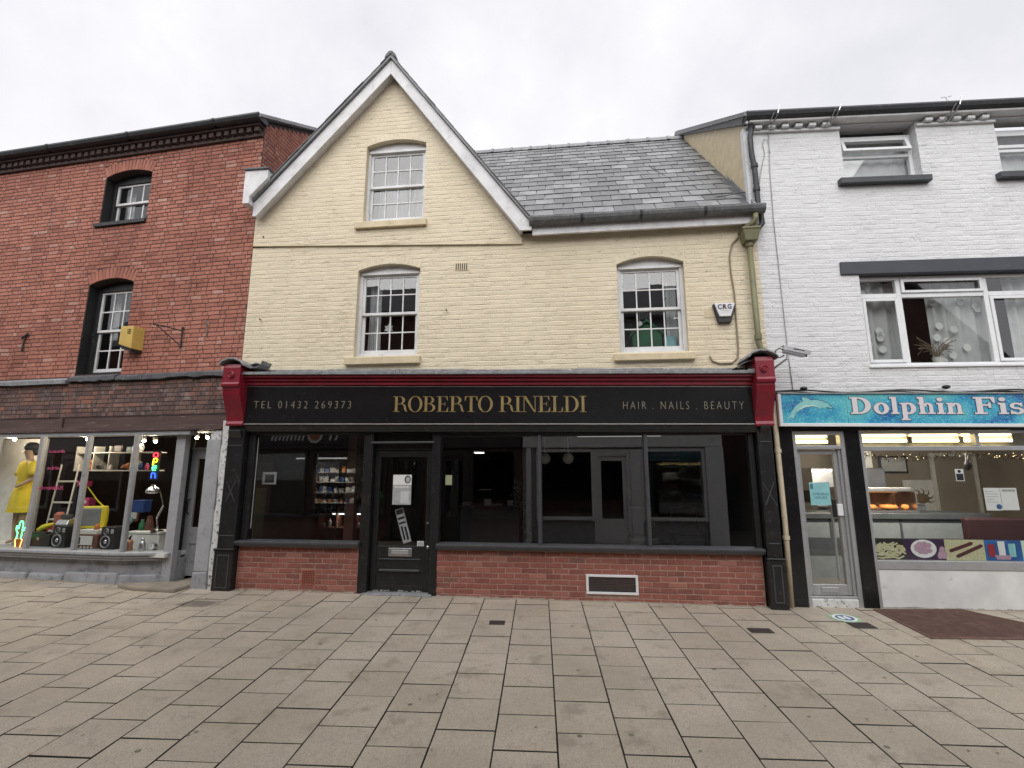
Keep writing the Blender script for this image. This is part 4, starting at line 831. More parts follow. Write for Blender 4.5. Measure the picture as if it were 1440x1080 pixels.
skin('body', J, E_, RD, 'skin', mn)
dm = MB(); prof = [(.56, .235, .18), (.62, .235, .175), (.75, .225, .165), (.90, .20, .15), (1.02, .155, .115), (1.06, .135, .10), (1.10, .14, .105), (1.22, .165, .12), (1.34, .17, .115), (1.42, .13, .085), (1.47, .06, .055)]
N = 32; vs = []
for (z, a, b) in prof:
    for k in range(N):
        t = 2 * math.pi * k / N; pl_ = 1 + (.055 * math.sin(9 * t + z * 3) * max(0, (1.02 - z) / .45)); vs.append((a * math.cos(t) * pl_, b * math.sin(t) * pl_ - .01, z))
dm.add(vs, [(i * N + k, i * N + (k + 1) % N, (i + 1) * N + (k + 1) % N, (i + 1) * N + k) for i in range(len(prof) - 1) for k in range(N)])
for sx in (-1, 1): dm.tube([(sx * .10, 0, 1.42), (sx * .18, 0, 1.39), (sx * .235, -.005, 1.26), (sx * .255, -.01, 1.20)], [.06, .078, .075, .085], 14)
dm.obj('dress', 'yellow_cloth', mn, smooth=True); MB().lathe([(.14, 1.045), (.147, 1.05), (.147, 1.085), (.14, 1.09)], (0, -.01, 0), 24, sy=.78).obj('belt', 'yellow_cloth', mn)
wg_ = MB(); wg_.ball((0, .0, 1.715), .105, 16, .85, 1.1); wg_.ball((0, .05, 1.64), .09, 14, .9); wg_.obj('wig', 'wig', mn, smooth=True)
fc = MB(); fc.box(-.02, .02, -.112, -.10, 1.60, 1.605); fc.obj('mouth', 'maroon', mn); fe = MB(); fe.box(-.045, -.02, -.105, -.095, 1.655, 1.662); fe.box(.02, .045, -.105, -.095, 1.655, 1.662); fe.obj('eyes', 'wig', mn); MB().prism([(-.10, 1.65), (-.125, 1.62), (-.10, 1.615)], -.009, .009, 'x').obj('nose', 'skin', mn)
# neon cactus
nc = wthing('neon_cactus', 'green neon cactus in an orange pot by the mannequin', 'neon lamp', -3.95, -.03, .50)
cz = .15; MB().tube([(-.055, 0, cz), (-.045, 0, cz + .10), (-.07, 0, cz + .12), (-.085, 0, cz + .16), (-.085, 0, cz + .21), (-.065, 0, cz + .21), (-.06, 0, cz + .17), (-.035, 0, cz + .16), (-.03, 0, cz + .25), (-.01, 0, cz + .29), (.03, 0, cz + .285), (.045, 0, cz + .24), (.05, 0, cz + .12), (.08, 0, cz + .14), (.085, 0, cz + .19)], .008, 8).tube([(.05, 0, cz + .1), (.04, 0, cz)], .008, 8).obj('neon_tube', 'neon_green', nc)
MB().lathe([(.055, .0), (.075, .13), (.082, .13), (.082, .145), (.07, .145)], (0, 0.05, 0), 14).obj('pot', 'orange', nc); MB().tube([(-.075, 0, .14), (.075, 0, .14), (.05, 0, .01), (-.05, 0, .01), (-.075, 0, .14)], .007, 6).obj('pot_outline', 'neon_orange', nc)
# loudspeakers
def spk(u, label):
    s = wthing('loudspeaker', label, 'loudspeaker', u, .02, .50, 'loudspeakers in the left shop window', -.05)
    B1('cabinet', 'black_plastic', s, -.145, .145, .0, .24, .0, .37, bevel=.008)
    for z, r in ((.135, .10), (.295, .05)):
        c = MB().lathe([(r, -.001), (r, -.016), (r * .9, -.02), (r * .82, -.008), (r * .5, .006)], (-.025, 0, z), 24, 'y').obj('driver', 'speaker_cone', s); MB().lathe([(r * .83, -.009), (r * .8, -.013), (r * .35, .004)], (-.025, 0, z), 24, 'y').obj('surround', 'black_plastic', c); MB().ball((-.025, -.004, z), r * .33, 12, 1, .5).obj('dust_cap', 'chrome', c, smooth=True)
    B1('port', 'speaker_cone', s, .06, .12, -.004, .002, .265, .335, bevel=.004)
spk(-3.19, 'black loudspeaker left of the red wooden radio'); spk(-2.21, 'black loudspeaker right of the red wooden radio')
rd = wthing('radio', 'red brown wooden radio with cream dial between the two loudspeakers', 'radio', -2.66, .04, .50)
B1('case', 'walnut', rd, -.24, .24, 0, .2, 0, .235, bevel=.012); B1('dial_panel', 'room_white', rd, -.215, .14, -.006, .002, .07, .215, bevel=.003); B1('dial', 'black_plastic', rd, -.19, -.10, -.01, -.005, .085, .20)
for i in range(4): MB().lathe([(.014, 0), (.014, -.018), (.006, -.02)], (-.06 + i * .07, 0, .035), 10, 'y').obj('knob', 'room_white', rd)
b_ = wthing('cream_box', 'low cream box lying on the red wooden radio', 'box', -2.68, .06, .736); B1('box', 'room_white', b_, -.19, .20, 0, .22, 0, .075, bevel=.01)
tv = wthing('television', 'bright yellow portable television with grey screen', 'television', -2.82, .22, .812, rz=.5)
MB().box(-.24, .20, .0, .10, 0, .37).obj('bezel', 'yellow_plastic', tv, bevel=.02); MB().hexa([(-.2, .1, .02), (.17, .1, .02), (.10, .38, .06), (-.12, .38, .06), (-.2, .1, .35), (.17, .1, .35), (.10, .38, .29), (-.12, .38, .29)]).obj('casing', 'yellow_plastic', tv, bevel=.015)
B1('screen', 'screen_grey', tv, -.20, .13, -.006, .01, .045, .335, bevel=.01); MB().tube([(.12, .1, .35), (.02, .08, .46), (-.13, .02, .70)], [.012, .010, .008], 8).obj('aerial', 'yellow_plastic', tv)
bx = wthing('black_case', 'black equipment case beside the neon cactus', 'case', -3.66, .08, .50); B1('case', 'black_plastic', bx, -.24, .22, 0, .22, 0, .22, bevel=.01); B1('lid', 'iron', bx, -.24, .10, -.006, .1, .222, .25, bevel=.008); B1('clasp', 'steel', bx, -.05, .0, -.008, .0, .12, .16)
# chrome desk lamp
lp = wthing('desk_lamp', 'chrome adjustable desk lamp with jointed arm near the shop door', 'lamp', -1.47, .22, .795)
MB().lathe([(.10, 0), (.10, .015), (.05, .025), (.015, .035)], (0, 0, 0), 20).obj('base', 'chrome', lp); MB().tube([(0, 0, .03), (-.04, 0, .22), (.06, .0, .42)], .009, 8).tube([(.02, 0, .03), (-.02, .0, .21), (.08, 0, .41)], .007, 8).obj('lower_arm', 'chrome', lp); MB().tube([(.06, 0, .42), (-.01, 0, .60), (-.06, 0, .69)], .009, 8).obj('upper_arm', 'chrome', lp)
hd = MB().lathe([(.03, .10), (.045, .06), (.10, .02), (.105, -.03), (.085, -.05), (.095, -.03)], (-.16, -.02, .66), 20).obj('shade', 'chrome', lp, smooth=True); MB().tube([(-.06, 0, .69), (-.12, -.01, .72), (-.16, -.02, .75)], .012, 8).obj('neck', 'chrome', lp)
ch = wthing('white_chest', 'white storage chest under the chrome desk lamp', 'chest', -1.66, .16, .50); B1('body', 'room_white', ch, -.30, .30, 0, .38, 0, .25, bevel=.012); B1('lid', 'room_white', ch, -.31, .31, -.01, .385, .252, .293, bevel=.01)
bt = wthing('bottle', 'copper coloured bottle with dark spout in front of the white chest', 'bottle', -1.745, .00, .50); MB().lathe([(.05, 0), (.055, .02), (.055, .15), (.04, .175), (.022, .185)], (0, 0, 0), 16).obj('body', 'copper', bt, smooth=True); MB().tube([(0, 0, .18), (0, 0, .215), (.035, 0, .25)], [.02, .018, .008], 8).obj('spout', 'black_plastic', bt)
b2 = wthing('soda_siphon', 'silver siphon bottle in front of the white chest', 'bottle', -1.51, .02, .50); MB().lathe([(.042, 0), (.048, .02), (.048, .12), (.03, .16), (.018, .18), (.022, .19), (.022, .21)], (0, 0, 0), 16).obj('body', 'steel', b2, smooth=True); MB().tube([(0, 0, .205), (-.03, 0, .225), (-.05, 0, .20)], .008, 8).obj('lever', 'steel', b2)
bb = wthing('blue_tin', 'dark blue tin box hanging behind the shop window', 'tin', -2.13, .42, 1.075); B1('tin', 'navy', bb, -.12, .12, 0, .16, 0, .18, bevel=.01); B1('lid', 'navy', bb, -.125, .125, -.006, .165, .182, .205, bevel=.006)
vase = wthing('brown_vase', 'dark brown cone vase beside the chrome desk lamp', 'vase', -1.78, .36, .795); MB().lathe([(.075, 0), (.07, .06), (.045, .18), (.035, .22), (.04, .23)], (0, 0, 0), 16).obj('body', 'walnut', vase, smooth=True)
# open sign in coloured neon
on = wthing('open_sign', 'vertical neon open sign in red yellow green and blue', 'neon sign', -1.45, .0, 1.66); B1('backing', 'black_plastic', on, -.075, .075, .015, .03, -.03, .45)
Lw = .008
MB().tube([(.045 * math.cos(t), 0, .375 + .04 * math.sin(t)) for t in [k * math.pi / 8 for k in range(17)]], Lw, 6).obj('letter', 'neon_red', on)
MB().tube([(-.04, 0, .21), (-.03, 0, .31), (.01, 0, .325), (.042, 0, .30), (.03, 0, .265), (-.03, 0, .25)], Lw, 6).obj('letter', 'neon_yellow', on)
MB().tube([(-.035, 0, .165), (.035, 0, .165), (.03, 0, .20), (-.01, 0, .205), (-.04, 0, .17), (-.025, 0, .125), (.03, 0, .13)], Lw, 6).obj('letter', 'neon_green', on)
MB().tube([(-.04, 0, .0), (-.038, 0, .08), (-.02, 0, .085), (.02, 0, .08), (.036, 0, .05), (.04, 0, .0)], Lw, 6).obj('letter', 'neon_blue', on)
# back shelves with trinkets
sh = wthing('display_shelf', 'white display shelving holding trinkets behind the bay window', 'shelf', -3.05, .72, 1.78)
for z in (0, .33): B1('board', 'room_white', sh, -.95, .85, 0, .22, z, z + .022)
for x in (-.95, -.55, -.2, .30): B1('upright', 'room_white', sh, x, x + .022, .004, .2, -.0, .46)
lad = wthing('ladder', 'pale grey display ladder leaning behind the first mullion', 'ladder', -4.0, .55, .80)
for x in (-.19, .21): MB().tube([(x, 0, 0), (x, .1, 1.1)], .014, 8).obj('rail', 'room_white', lad)
for i, z in enumerate((.10, .40, .78)): B1('rung', 'room_white', lad, -.19, .21, .0 + z * .08, .05 + z * .08, z, z + .03)
cmr = wthing('toy_camera', 'silver box camera on the white display shelf', 'camera', -3.44, .74, 1.803); B1('body', 'steel', cmr, -.12, .12, 0, .09, 0, .10, bevel=.01); B1('finder', 'steel', cmr, -.03, .05, .01, .08, .10, .145, bevel=.006); MB().lathe([(.038, 0), (.038, -.03), (.028, -.032)], (0, 0, .05), 14, 'y').obj('lens', 'black_plastic', cmr)
fx = wthing('fox_ornament', 'small orange fox ornament on the white display shelf', 'ornament', -2.82, .75, 1.803); MB().ball((0, .05, .07), .075, 12, .9).tube([(-.05, .05, .09), (-.13, .03, .06), (-.17, .02, .04)], [.05, .03, .008], 8).tube([(.02, .05, .12), (.04, .05, .18)], [.03, .004], 6).obj('body', 'orange', fx, smooth=True)
dl = wthing('doll_ornament', 'small pale doll ornament on the shelf next to the mullion', 'ornament', -3.72, .75, 1.803); MB().lathe([(.05, 0), (.045, .06), (.02, .11)], (0, .05, 0), 10).ball((0, .05, .15), .045, 10).obj('figure', 'food_orange', dl, smooth=True)
tl = wthing('terracotta_lamp', 'terracotta coloured table lamp left of the loudspeaker', 'lamp', -3.66, .32, .76); MB().lathe([(.05, 0), (.05, .10), (.03, .12)], (0, 0, 0), 12).obj('base', 'terracotta', tl); MB().lathe([(.07, -.09), (.075, .05), (.04, .09)], (.06, -.02, .22), 14, 'z').obj('shade', 'terracotta', tl)
cs = wthing('typewriter', 'chrome and black desk gadget on top of the loudspeaker', 'gadget', -3.30, .10, .872); MB().hexa([(-.13, 0, 0), (.13, 0, 0), (.13, .16, 0), (-.13, .16, 0), (-.12, .04, .08), (.12, .04, .08), (.1, .15, .12), (-.1, .15, .12)]).obj('body', 'steel', cs, bevel=.012); MB().lathe([(.03, -.12), (.03, .12)], (0, .1, .14), 12, 'x').obj('roller', 'black_plastic', cs)
yb_ = wthing('yellow_scarf', 'yellow fabric strip draped beside the black case', 'fabric', -3.86, .3, .76); MB().tube([(-.16, 0, 0), (-.02, -.02, .05), (.12, 0, .09), (.25, 0, .13)], [.03, .05, .035, .01], 8).obj('fabric', 'yellow_cloth', yb_, smooth=True)
for nm, u_, z_, w_ in (('pink lettering highest of three on the left shop glass', -3.30, 2.08, .34), ('pink lettering middle of three on the left shop glass', -3.32, 1.80, .25), ('pink lettering lowest of three on the left shop glass', -3.31, 1.47, .50)):
    pt = wthing('window_lettering', nm, 'lettering', u_, BV + .012, z_, 'pink words on the shop glass'); pm = MB(); r4 = random.Random(int(w_ * 100)); x = -w_ / 2
    while x < w_ / 2: k_ = r4.uniform(.015, .035); pm.box(x, x + .010, 0, .002, 0, r4.choice((.04, .04, .065))); pm.box(x, x + k_, .0005, .0018, r4.choice((0, .03)), r4.choice((0, .03)) + .012); x += k_ + .008
    pm.obj('strokes', 'pink', pt)
for i, (u_, v_, z_) in enumerate(((-2.59, .8, 2.34), (-2.33, .8, 2.32), (-1.45, .8, 2.38), (-1.23, .8, 2.38), (-4.9, .3, 2.36), (-3.5, .5, 2.36))):
    nm = ('leftmost of the pair of warm spotlights above the open sign', 'right one of the pair of warm spotlights above the open sign', 'left warm spotlight seen through the doorway fanlight', 'right warm spotlight seen through the doorway fanlight', 'warm spotlight above the mannequin', 'warm spotlight above the display ladder')[i]
    sp = wthing('spotlight', nm, 'spotlight', u_, v_, z_, 'warm spotlights in the left shop'); MB().ball((0, 0, 0), .028, 10).obj('bulb', 'bulb', sp, smooth=True); MB().lathe([(.035, .02), (.04, .08), (.015, .13), (.015, .30)], (0, 0, 0), 12).obj('housing', 'black_plastic', sp)
    l_ = D.lights.new('spot_glow', 'POINT'); l_.energy = 8; l_.color = (1, .83, .62); l_.shadow_soft_size = .04; lo_ = link(D.objects.new('spot_glow', l_), sp); lo_.location = (0, -.06, -.05)
# more stock crowding the display
def stock(label, cat, u, v, z, kind, mat, a, b):
    o = wthing('stock_item', label, cat, u, v, z)
    if kind == 'jar': MB().lathe([(a * .8, 0), (a, b * .15), (a, b * .7), (a * .5, b * .85), (a * .55, b)], (0, 0, 0), 14).obj('body', mat, o, smooth=True); MB().lathe([(a * .56, b), (a * .56, b * 1.12)], (0, 0, 0), 12).obj('lid', 'steel', o)
    elif kind == 'frame': B1('frame', 'walnut', o, -a, a, 0, .02, 0, b, bevel=.004); B1('picture', mat, o, -a * .8, a * .8, -.003, 0, b * .12, b * .88)
    elif kind == 'box': B1('box', mat, o, -a, a, 0, .14, 0, b, bevel=.006); B1('label_patch', 'paper_white', o, -a * .5, a * .5, -.002, 0, b * .35, b * .7)
    elif kind == 'ball': MB().ball((0, 0, a), a, 14).obj('globe', mat, o, smooth=True); MB().lathe([(a * .5, 0), (a * .3, a * .2)], (0, 0, 0), 12).obj('foot', 'walnut', o)
    else: MB().lathe([(a, 0), (a, .02)], (0, 0, b / 2), 20, 'y').obj('dial', 'paper_white', o); MB().lathe([(a * 1.15, .005), (a * 1.15, .06)], (0, 0, b / 2), 20, 'y').obj('case', mat, o); B1('hands', 'ink', o, -.004, .004, -.003, 0, b / 2, b / 2 + a * .7)
SHZ = 1.803
for a_ in (('cream wall clock on the upper display shelf', 'clock', -2.62, .74, SHZ + .335, 'clock', 'steel', .06, .16), ('blue jar on the lower display shelf right of the fox', 'jar', -2.52, .74, SHZ, 'jar', 'navy', .04, .13), ('pink jar on the lower display shelf at its right end', 'jar', -2.38, .74, SHZ, 'jar', 'pink', .035, .11), ('brown framed print on the upper display shelf', 'picture', -3.1, .76, SHZ + .332, 'frame', 'paper_grey', .09, .12), ('teal box on the upper display shelf beside the clock', 'box', -2.83, .74, SHZ + .332, 'box', 'poster_teal', .06, .09), ('white jar beside the silver box camera', 'jar', -3.2, .76, SHZ, 'jar', 'paper_white', .035, .10),
           ('orange tin on the low cream box over the radio', 'tin', -2.56, .12, .812, 'jar', 'orange', .04, .10), ('green glass jar behind the copper bottle', 'jar', -1.86, .30, .795, 'jar', 'green_felt', .045, .16), ('dark red box behind the black equipment case', 'box', -3.9, .42, .50, 'box', 'garland_red', .10, .36), ('pale globe ornament behind the second loudspeaker', 'ornament', -2.22, .36, .872, 'ball', 'poster_teal', .07, 0), ('framed grey print leaning behind the yellow television', 'picture', -2.45, .62, .9, 'frame', 'curtain_grey', .14, .36), ('pink box standing behind the ladder rails', 'box', -3.62, .70, 1.15, 'box', 'pink', .10, .14), ('second pink box standing on the ladder rung shelf', 'box', -3.75, .70, 1.5, 'box', 'pink', .09, .10), ('small white clock beside the soda siphon', 'clock', -1.40, .08, .50, 'clock', 'steel', .05, .14)): stock(*a_)
# yellow alarm box and iron bracket on the brick wall
yx = thing('yellow_box', 'yellow alarm box with dark underside beside the arched sash window', 'alarm box', FB, (-2.12, 0, 3.86))
MB().hexa([(-.13, -.23, .05), (.10, -.20, -.03), (.13, 0, -.03), (-.20, 0, .05), (-.13, -.23, .37), (.10, -.20, .37), (.13, 0, .37), (-.20, 0, .37)]).obj('case', 'yellow_box', yx, bevel=.01)
MB().hexa([(-.12, -.21, .0), (.09, -.18, -.08), (.12, 0, -.08), (-.17, 0, .0), (-.12, -.21, .045), (.09, -.18, -.032), (.12, 0, -.032), (-.17, 0, .045)]).obj('underside', 'black_plastic', yx)
q = MB()
for i in range(3): q.box(.0, .06, -.2165, -.205, .24 + i * .03, .25 + i * .03)
q.obj('louvre_marks', 'iron', yx)
ib = thing('iron_bracket', 'small black wrought iron sign bracket on the red brick wall', 'bracket', FB, (-1.2, 0, 4.0))
MB().tube([(0, -.03, .18), (0, -.03, -.16)], .012, 8).obj('wall_bar', 'iron', ib); MB().tube([(0, -.03, .14), (-.2, -.22, .19), (-.30, -.30, .20)], .011, 8).tube([(0, -.03, -.12), (-.14, -.16, .04), (-.27, -.27, .19)], .009, 8).ball((0, -.03, .20), .02, 8).ball((-.30, -.30, .2), .018, 8).obj('arm', 'iron', ib)
ib2 = thing('iron_tie', 'rusty iron wall tie at the left edge of the red brick wall', 'wall tie', FB, (-4.62, 0, 4.1)); MB().tube([(.06, -.03, .16), (.02, -.03, .14), (.0, -.03, -.16)], .014, 8).tube([(-.05, -.03, .10), (.08, -.03, .17)], .02, 8).obj('bar', 'iron', ib2)
hk = thing('iron_hook', 'thin pale iron hook on the red brick wall near the gabled building', 'hook', FB, (-.72, 0, 4.22)); MB().tube([(0, -.02, -.2), (.0, -.03, -.05), (.03, -.04, .02), (0, -.04, .08), (-.02, -.03, 0)], .008, 6).obj('hook', 'lead', hk)

# ============================================================ WHITE BUILDING
wb = thing('white_building', 'white painted brick building with white framed windows above the blue sign', 'building', FW)
UR = 6.6
w1 = Op(1.41, 2.55, 6.20, 7.16); w2 = Op(3.70, 4.84, 6.20, 7.16); w3 = Op(1.42, 5.0, 3.25, 4.655)
MB().holed([(0, 2.86), (UR, 2.86), (UR, 7.165), (0, 7.165)], [Op(1.41, 2.55, 6.20, 7.15).loop(), Op(3.70, 4.84, 6.20, 7.15).loop(), w3.loop()], 0, .25).obj('wall', 'white_paint_brick', wb)
put_bricks(wb, FW, [b for b in lay(.002, UR, 2.87, 7.14, [w1, w2, w3, Op(1.16, 5.3, 4.64, 4.855)], .0755, 'flemish')], 'painted_brick', 'white_paint_brick', .0026)
# eaves: moulded course and dentils between windows, gutter over all
for a, b in ((.0, 1.41), (2.55, 3.70), (4.84, UR)):
    B1('eaves_course', 'white_paint_brick', wb, a, b, -.045, .02, 7.055, 7.09, bevel=.006)
    u = a + .10
    while u < b - .12: B1('dentil', 'white_paint_brick', wb, u, u + .105, -.10, .02, 7.092, 7.145, bevel=.008); u += .205
B1('eaves_board', 'white_joinery', wb, .0, UR, -.15, .02, 7.167, 7.20, bevel=.004)
gp3 = [(.0, 7.31), (-.22, 7.315), (-.235, 7.28), (-.215, 7.225), (-.17, 7.202), (.0, 7.202)]
MB().prism(gp3, -.06, UR, 'x').obj('gutter', 'gutter_black', wb, bevel=.004)
MB().prism([(-.20, 7.30), (3.55, 9.80), (8, 7.2), (8, 7.1), (3.55, 9.70), (-.20, 7.24)], -.09, UR, 'x').obj('roof', 'slate', wb)
MB().add([(.001, .002, 4.5), (.001, 7, 4.5), (.001, 7, 7.4), (.001, 3.55, 9.72), (.001, .002, 7.22)], [(0, 1, 2, 3, 4)]).obj('side_wall', 'cream_trim', wb, fix=False)
vp = MB()      # dark verge strip along the gable edge
vp.prism([(-.2, 7.32), (3.55, 9.82), (3.55, 9.68), (-.1, 7.16)], -.06, .0, 'x'); vp.obj('verge', 'lead_dark', wb, bevel=.006)
MB().box(-.06, -.002, -.008, .09, 5.65, 7.16).obj('quoin', 'white_paint_brick', wb)
def upvc(parent, u0, u1, z0, z1, v, mull, trans, name='window'):
    m = MB(); f = .055; m.box(u0, u0 + f, v, v + .07, z0, z1); m.box(u1 - f, u1, v, v + .07, z0, z1); m.box(u0 + f, u1 - f, v + .001, v + .069, z0, z0 + f); m.box(u0 + f, u1 - f, v + .001, v + .069, z1 - f, z1)
    for a in mull: m.box(a - .035, a + .035, v + .0015, v + .068, z0 + f, z1 - f)
    w = m.obj(name, 'upvc', parent, bevel=.008)
    xs = [u0 + f] + [q for a in mull for q in (a - .035, a + .035)] + [u1 - f]
    for i in range(0, len(xs), 2): B1('transom', 'upvc', w, xs[i], xs[i + 1], v + .002, v + .067, trans - .04, trans + .03, bevel=.008)
    return w, [(xs[i], xs[i + 1]) for i in range(0, len(xs), 2)]
bw_, cells = upvc(wb, 1.42, 5.0, 3.26, 4.64, .09, (2.015, 3.23, 4.42), 4.345)
for a, b in cells:
    pane(bw_, a, b, 3.315, 4.305, .12, 'glass_old', .002); pane(bw_, a, b, 4.375, 4.585, .12, 'glass_old', .004)
for a, b in ((1.475, 1.98), (3.265, 4.385)):       # opening casements: proud inner frames
    m = MB(); m.box(a, a + .045, .075, .095, 3.32, 4.30); m.box(b - .045, b, .075, .095, 3.32, 4.30); m.box(a + .045, b - .045, .076, .094, 3.32, 3.365); m.box(a + .045, b - .045, .076, .094, 4.255, 4.30); m.obj('casement', 'upvc', bw_, bevel=.006)
m = MB(); a, b = 2.05, 3.195; m.box(a, a + .045, .07, .093, 4.375, 4.585); m.box(b - .045, b, .07, .093, 4.375, 4.585); m.box(a + .045, b - .045, .071, .092, 4.375, 4.415); m.box(a + .045, b - .045, .071, .092, 4.545, 4.585); m.obj('fanlight', 'upvc', bw_, bevel=.006)
B1('window_board', 'upvc', bw_, 1.40, 5.02, -.03, .09, 3.225, 3.26, bevel=.006)
MB().hexa([(1.16, -.03, 4.645), (5.3, -.03, 4.645), (5.3, .1, 4.645), (1.16, .1, 4.645), (1.165, -.035, 4.845), (5.3, -.035, 4.86), (5.3, .1, 4.86), (1.165, .1, 4.845)]).obj('lintel', 'navy_lintel', wb, bevel=.01)
for i, (a, b) in enumerate(((1.41, 2.55), (3.70, 4.84))):
    m = MB(); z0, z1, v = 6.20, 7.02, .13; zt_ = 6.68
    m.box(a, a + .06, v, v + .07, z0, z1); m.box(b - .06, b, v, v + .07, z0, z1); m.box(a + .06, b - .06, v + .001, v + .069, z0, z0 + .05); m.box(a + .06, b - .06, v + .001, v + .069, z1 - .06, z1); m.box(a + .06, b - .06, v + .002, v + .068, zt_ - .04, zt_ + .02)
    w = m.obj('window', 'upvc', wb, bevel=.008); pane(w, a + .06, b - .06, z0 + .05, zt_ - .04, v + .03, 'glass_old', .001)
    c_ = MB(); t = -.30 if i == 0 else -.0; hh = z1 - .06 - zt_ - .02   # top-hung casement, left ajar in the first window
    x0, x1 = a + .06, b - .06
    c_.box(x0, x0 + .055, -.03, .03, -hh, 0); c_.box(x1 - .055, x1, -.03, .03, -hh, 0); c_.box(x0 + .055, x1 - .055, -.029, .029, -hh, -hh + .055); c_.box(x0 + .055, x1 - .055, -.029, .029, -.055, 0)
    c_ = c_.obj('casement', 'upvc', w, bevel=.006); c_.location = (0, v + .01, z1 - .06); c_.rotation_euler = (t, 0, 0)
    quad('pane', 'glass_old', c_, [(x0 + .05, 0, -hh + .05), (x1 - .05, 0, -hh + .05), (x1 - .05, 0, -.05), (x0 + .05, 0, -.05)])
    MB().prism([(.13, 6.20), (-.10, 6.185), (-.10, 6.09), (.13, 6.09)], a - .12, b + .06, 'x').obj('sill', 'dark_sill', w, bevel=.008)
    curtain(w, a, b, 6.2, 7.0, .27, 'curtain', 6, .012)
for (a, b, z0, z1) in ((.1, 6.4, 2.95, 4.75), (.1, 6.4, 6.05, 7.1)):
    MB().add([(a, .26, z0), (b, .26, z0), (b, 3, z0), (a, 3, z0), (a, .26, z1), (b, .26, z1), (b, 3, z1), (a, 3, z1)], [(0, 1, 2, 3), (7, 6, 5, 4), (3, 2, 6, 7), (0, 3, 7, 4), (1, 5, 6, 2)]).obj('room', 'room_grey', wb)
curtain(bw_, 1.45, 2.05, 3.26, 4.6, .27, 'curtain_grey', 4, .03); cu = curtain(bw_, 2.50, 3.32, 3.26, 4.62, .29, 'curtain_grey', 5, .035); curtain(bw_, 3.62, 4.4, 3.26, 4.62, .27, 'curtain_grey', 4, .03)
r5 = random.Random(4); dt = MB()
for k in range(26): dt.lathe([(.055, 0), (.055, -.004)], (r5.choice((r5.uniform(1.5, 1.95), r5.uniform(2.55, 3.2))), .235, r5.uniform(3.35, 4.5)), 12, 'y')
dt.obj('curtain_spots', 'curtain_dot', bw_, kind='stuff')
pl_ = thing('dried_plant', 'dried twiggy plant in a pot on the white building window ledge', 'plant', FW, (2.50, .20, 3.27)); MB().lathe([(.05, 0), (.07, .13), (.075, .14)], (0, 0, 0), 12).obj('pot', 'room_white', pl_)
tw = MB(); r6 = random.Random(8)
for k in range(46):
    a = r6.uniform(0, 6.28); l = r6.uniform(.15, .42); e = r6.uniform(.2, 1.3); p1 = (math.cos(a) * l * .4 * math.cos(e), math.sin(a) * l * .2, .13 + l * .5); p2 = (math.cos(a) * l * .75, math.sin(a) * l * .35, .13 + l * math.sin(e)); tw.tube([(0, 0, .12), p1, p2], [.004, .003, .006], 4)
tw.obj('twigs', 'plant_dry', pl_, kind='stuff')

# ============================================================ CHIP SHOP FRONT
cf = thing('chip_shopfront', 'aluminium framed fish shop front with black piers below the blue sign', 'shopfront', FW)
B1('pier', 'black_panel', cf, .02, .215, -.05, .2, -.1, 2.40, bevel=.006); B1('pier', 'black_panel', cf, .925, 1.115, -.05, .2, -.1, 2.37, bevel=.006)
B1('header', 'black_panel', cf, .02, UR, -.04, .2, 2.325, 2.86)
def al(par, name, bxs, mat='aluminium', bev=.006):
    m = MB()
    for b in bxs: m.box(*b)
    return m.obj(name, mat, par, bevel=bev)
al(cf, 'door_frame', [(.216, .265, -.03, .08, -.05, 2.32), (.865, .924, -.03, .08, -.05, 2.32), (.265, .865, -.029, .079, 2.27, 2.32), (.265, .865, -.029, .079, 2.07, 2.12), (.83, .865, .0, .2, .1, 2.07)])
pane(cf, .265, .865, 2.12, 2.27, .02, 'glass_chip', .001); B1('door_step', 'peeling_white', cf, .265, .865, -.03, .2, -.1, .085, bevel=.012); B1('step_trim', 'aluminium', cf, .265, .865, -.02, .2, .0855, .115, bevel=.004)
cdr = al(cf, 'door', [(.275, .325, .03, .075, .125, 2.06), (.775, .835, .03, .075, .125, 2.06), (.325, .775, .031, .074, 2.00, 2.06), (.325, .775, .031, .074, .125, .26)])
pane(cdr, .325, .775, .26, 2.0, .05, 'glass_chip', .001); B1('letter_plate', 'aluminium', cdr, .43, .66, .02, .031, .155, .225, bevel=.006); B1('push_plate', 'white_plastic', cdr, .745, .82, .005, .03, 1.16, 1.32, bevel=.006); B1('lock_case', 'black_plastic', cdr, .70, .745, .02, .06, 1.14, 1.38, bevel=.006); B1('push_bar', 'aluminium', cdr, .69, .715, .06, .09, .3, 1.3, bevel=.004)
al(cf, 'window_frame', [(1.115, 1.165, -.03, .07, -.05, 2.32), (1.165, UR, -.029, .069, 2.28, 2.32), (1.165, UR, -.029, .069, 2.045, 2.105), (1.165, UR, -.029, .069, .47, .585), (2.66, 2.71, -.028, .068, 2.105, 2.28)])
pane(cf, 1.165, 2.66, 2.105, 2.28, .02, 'glass_chip', .001); pane(cf, 2.71, 4.2, 2.105, 2.28, .02, 'glass_chip', .001); pane(cf, 1.165, 3.95, .585, 2.045, .02, 'glass_chip', .0008); al(cf, 'window_mullion', [(3.95, 4.0, -.028, .068, .585, 2.045)]); pane(cf, 4.0, UR, .585, 2.045, .02, 'glass_chip', .001)
B1('stall_riser', 'white_panel', cf, 1.165, UR, -.02, .2, -.08, .468, bevel=.004)
rr = random.Random(2); us_ = [1.165 + i * .2 for i in range(28)]; MB().prism([(u, -.06) for u in us_] + [(u, rr.uniform(-.02, .01)) for u in reversed(us_)], -.024, -.019).obj('dirt_line', 'grey_render', cf)
shell(cf, .15, UR, .22, 4.6, .08, 2.75, 'room_beige', 'room_grey', 'room_white')
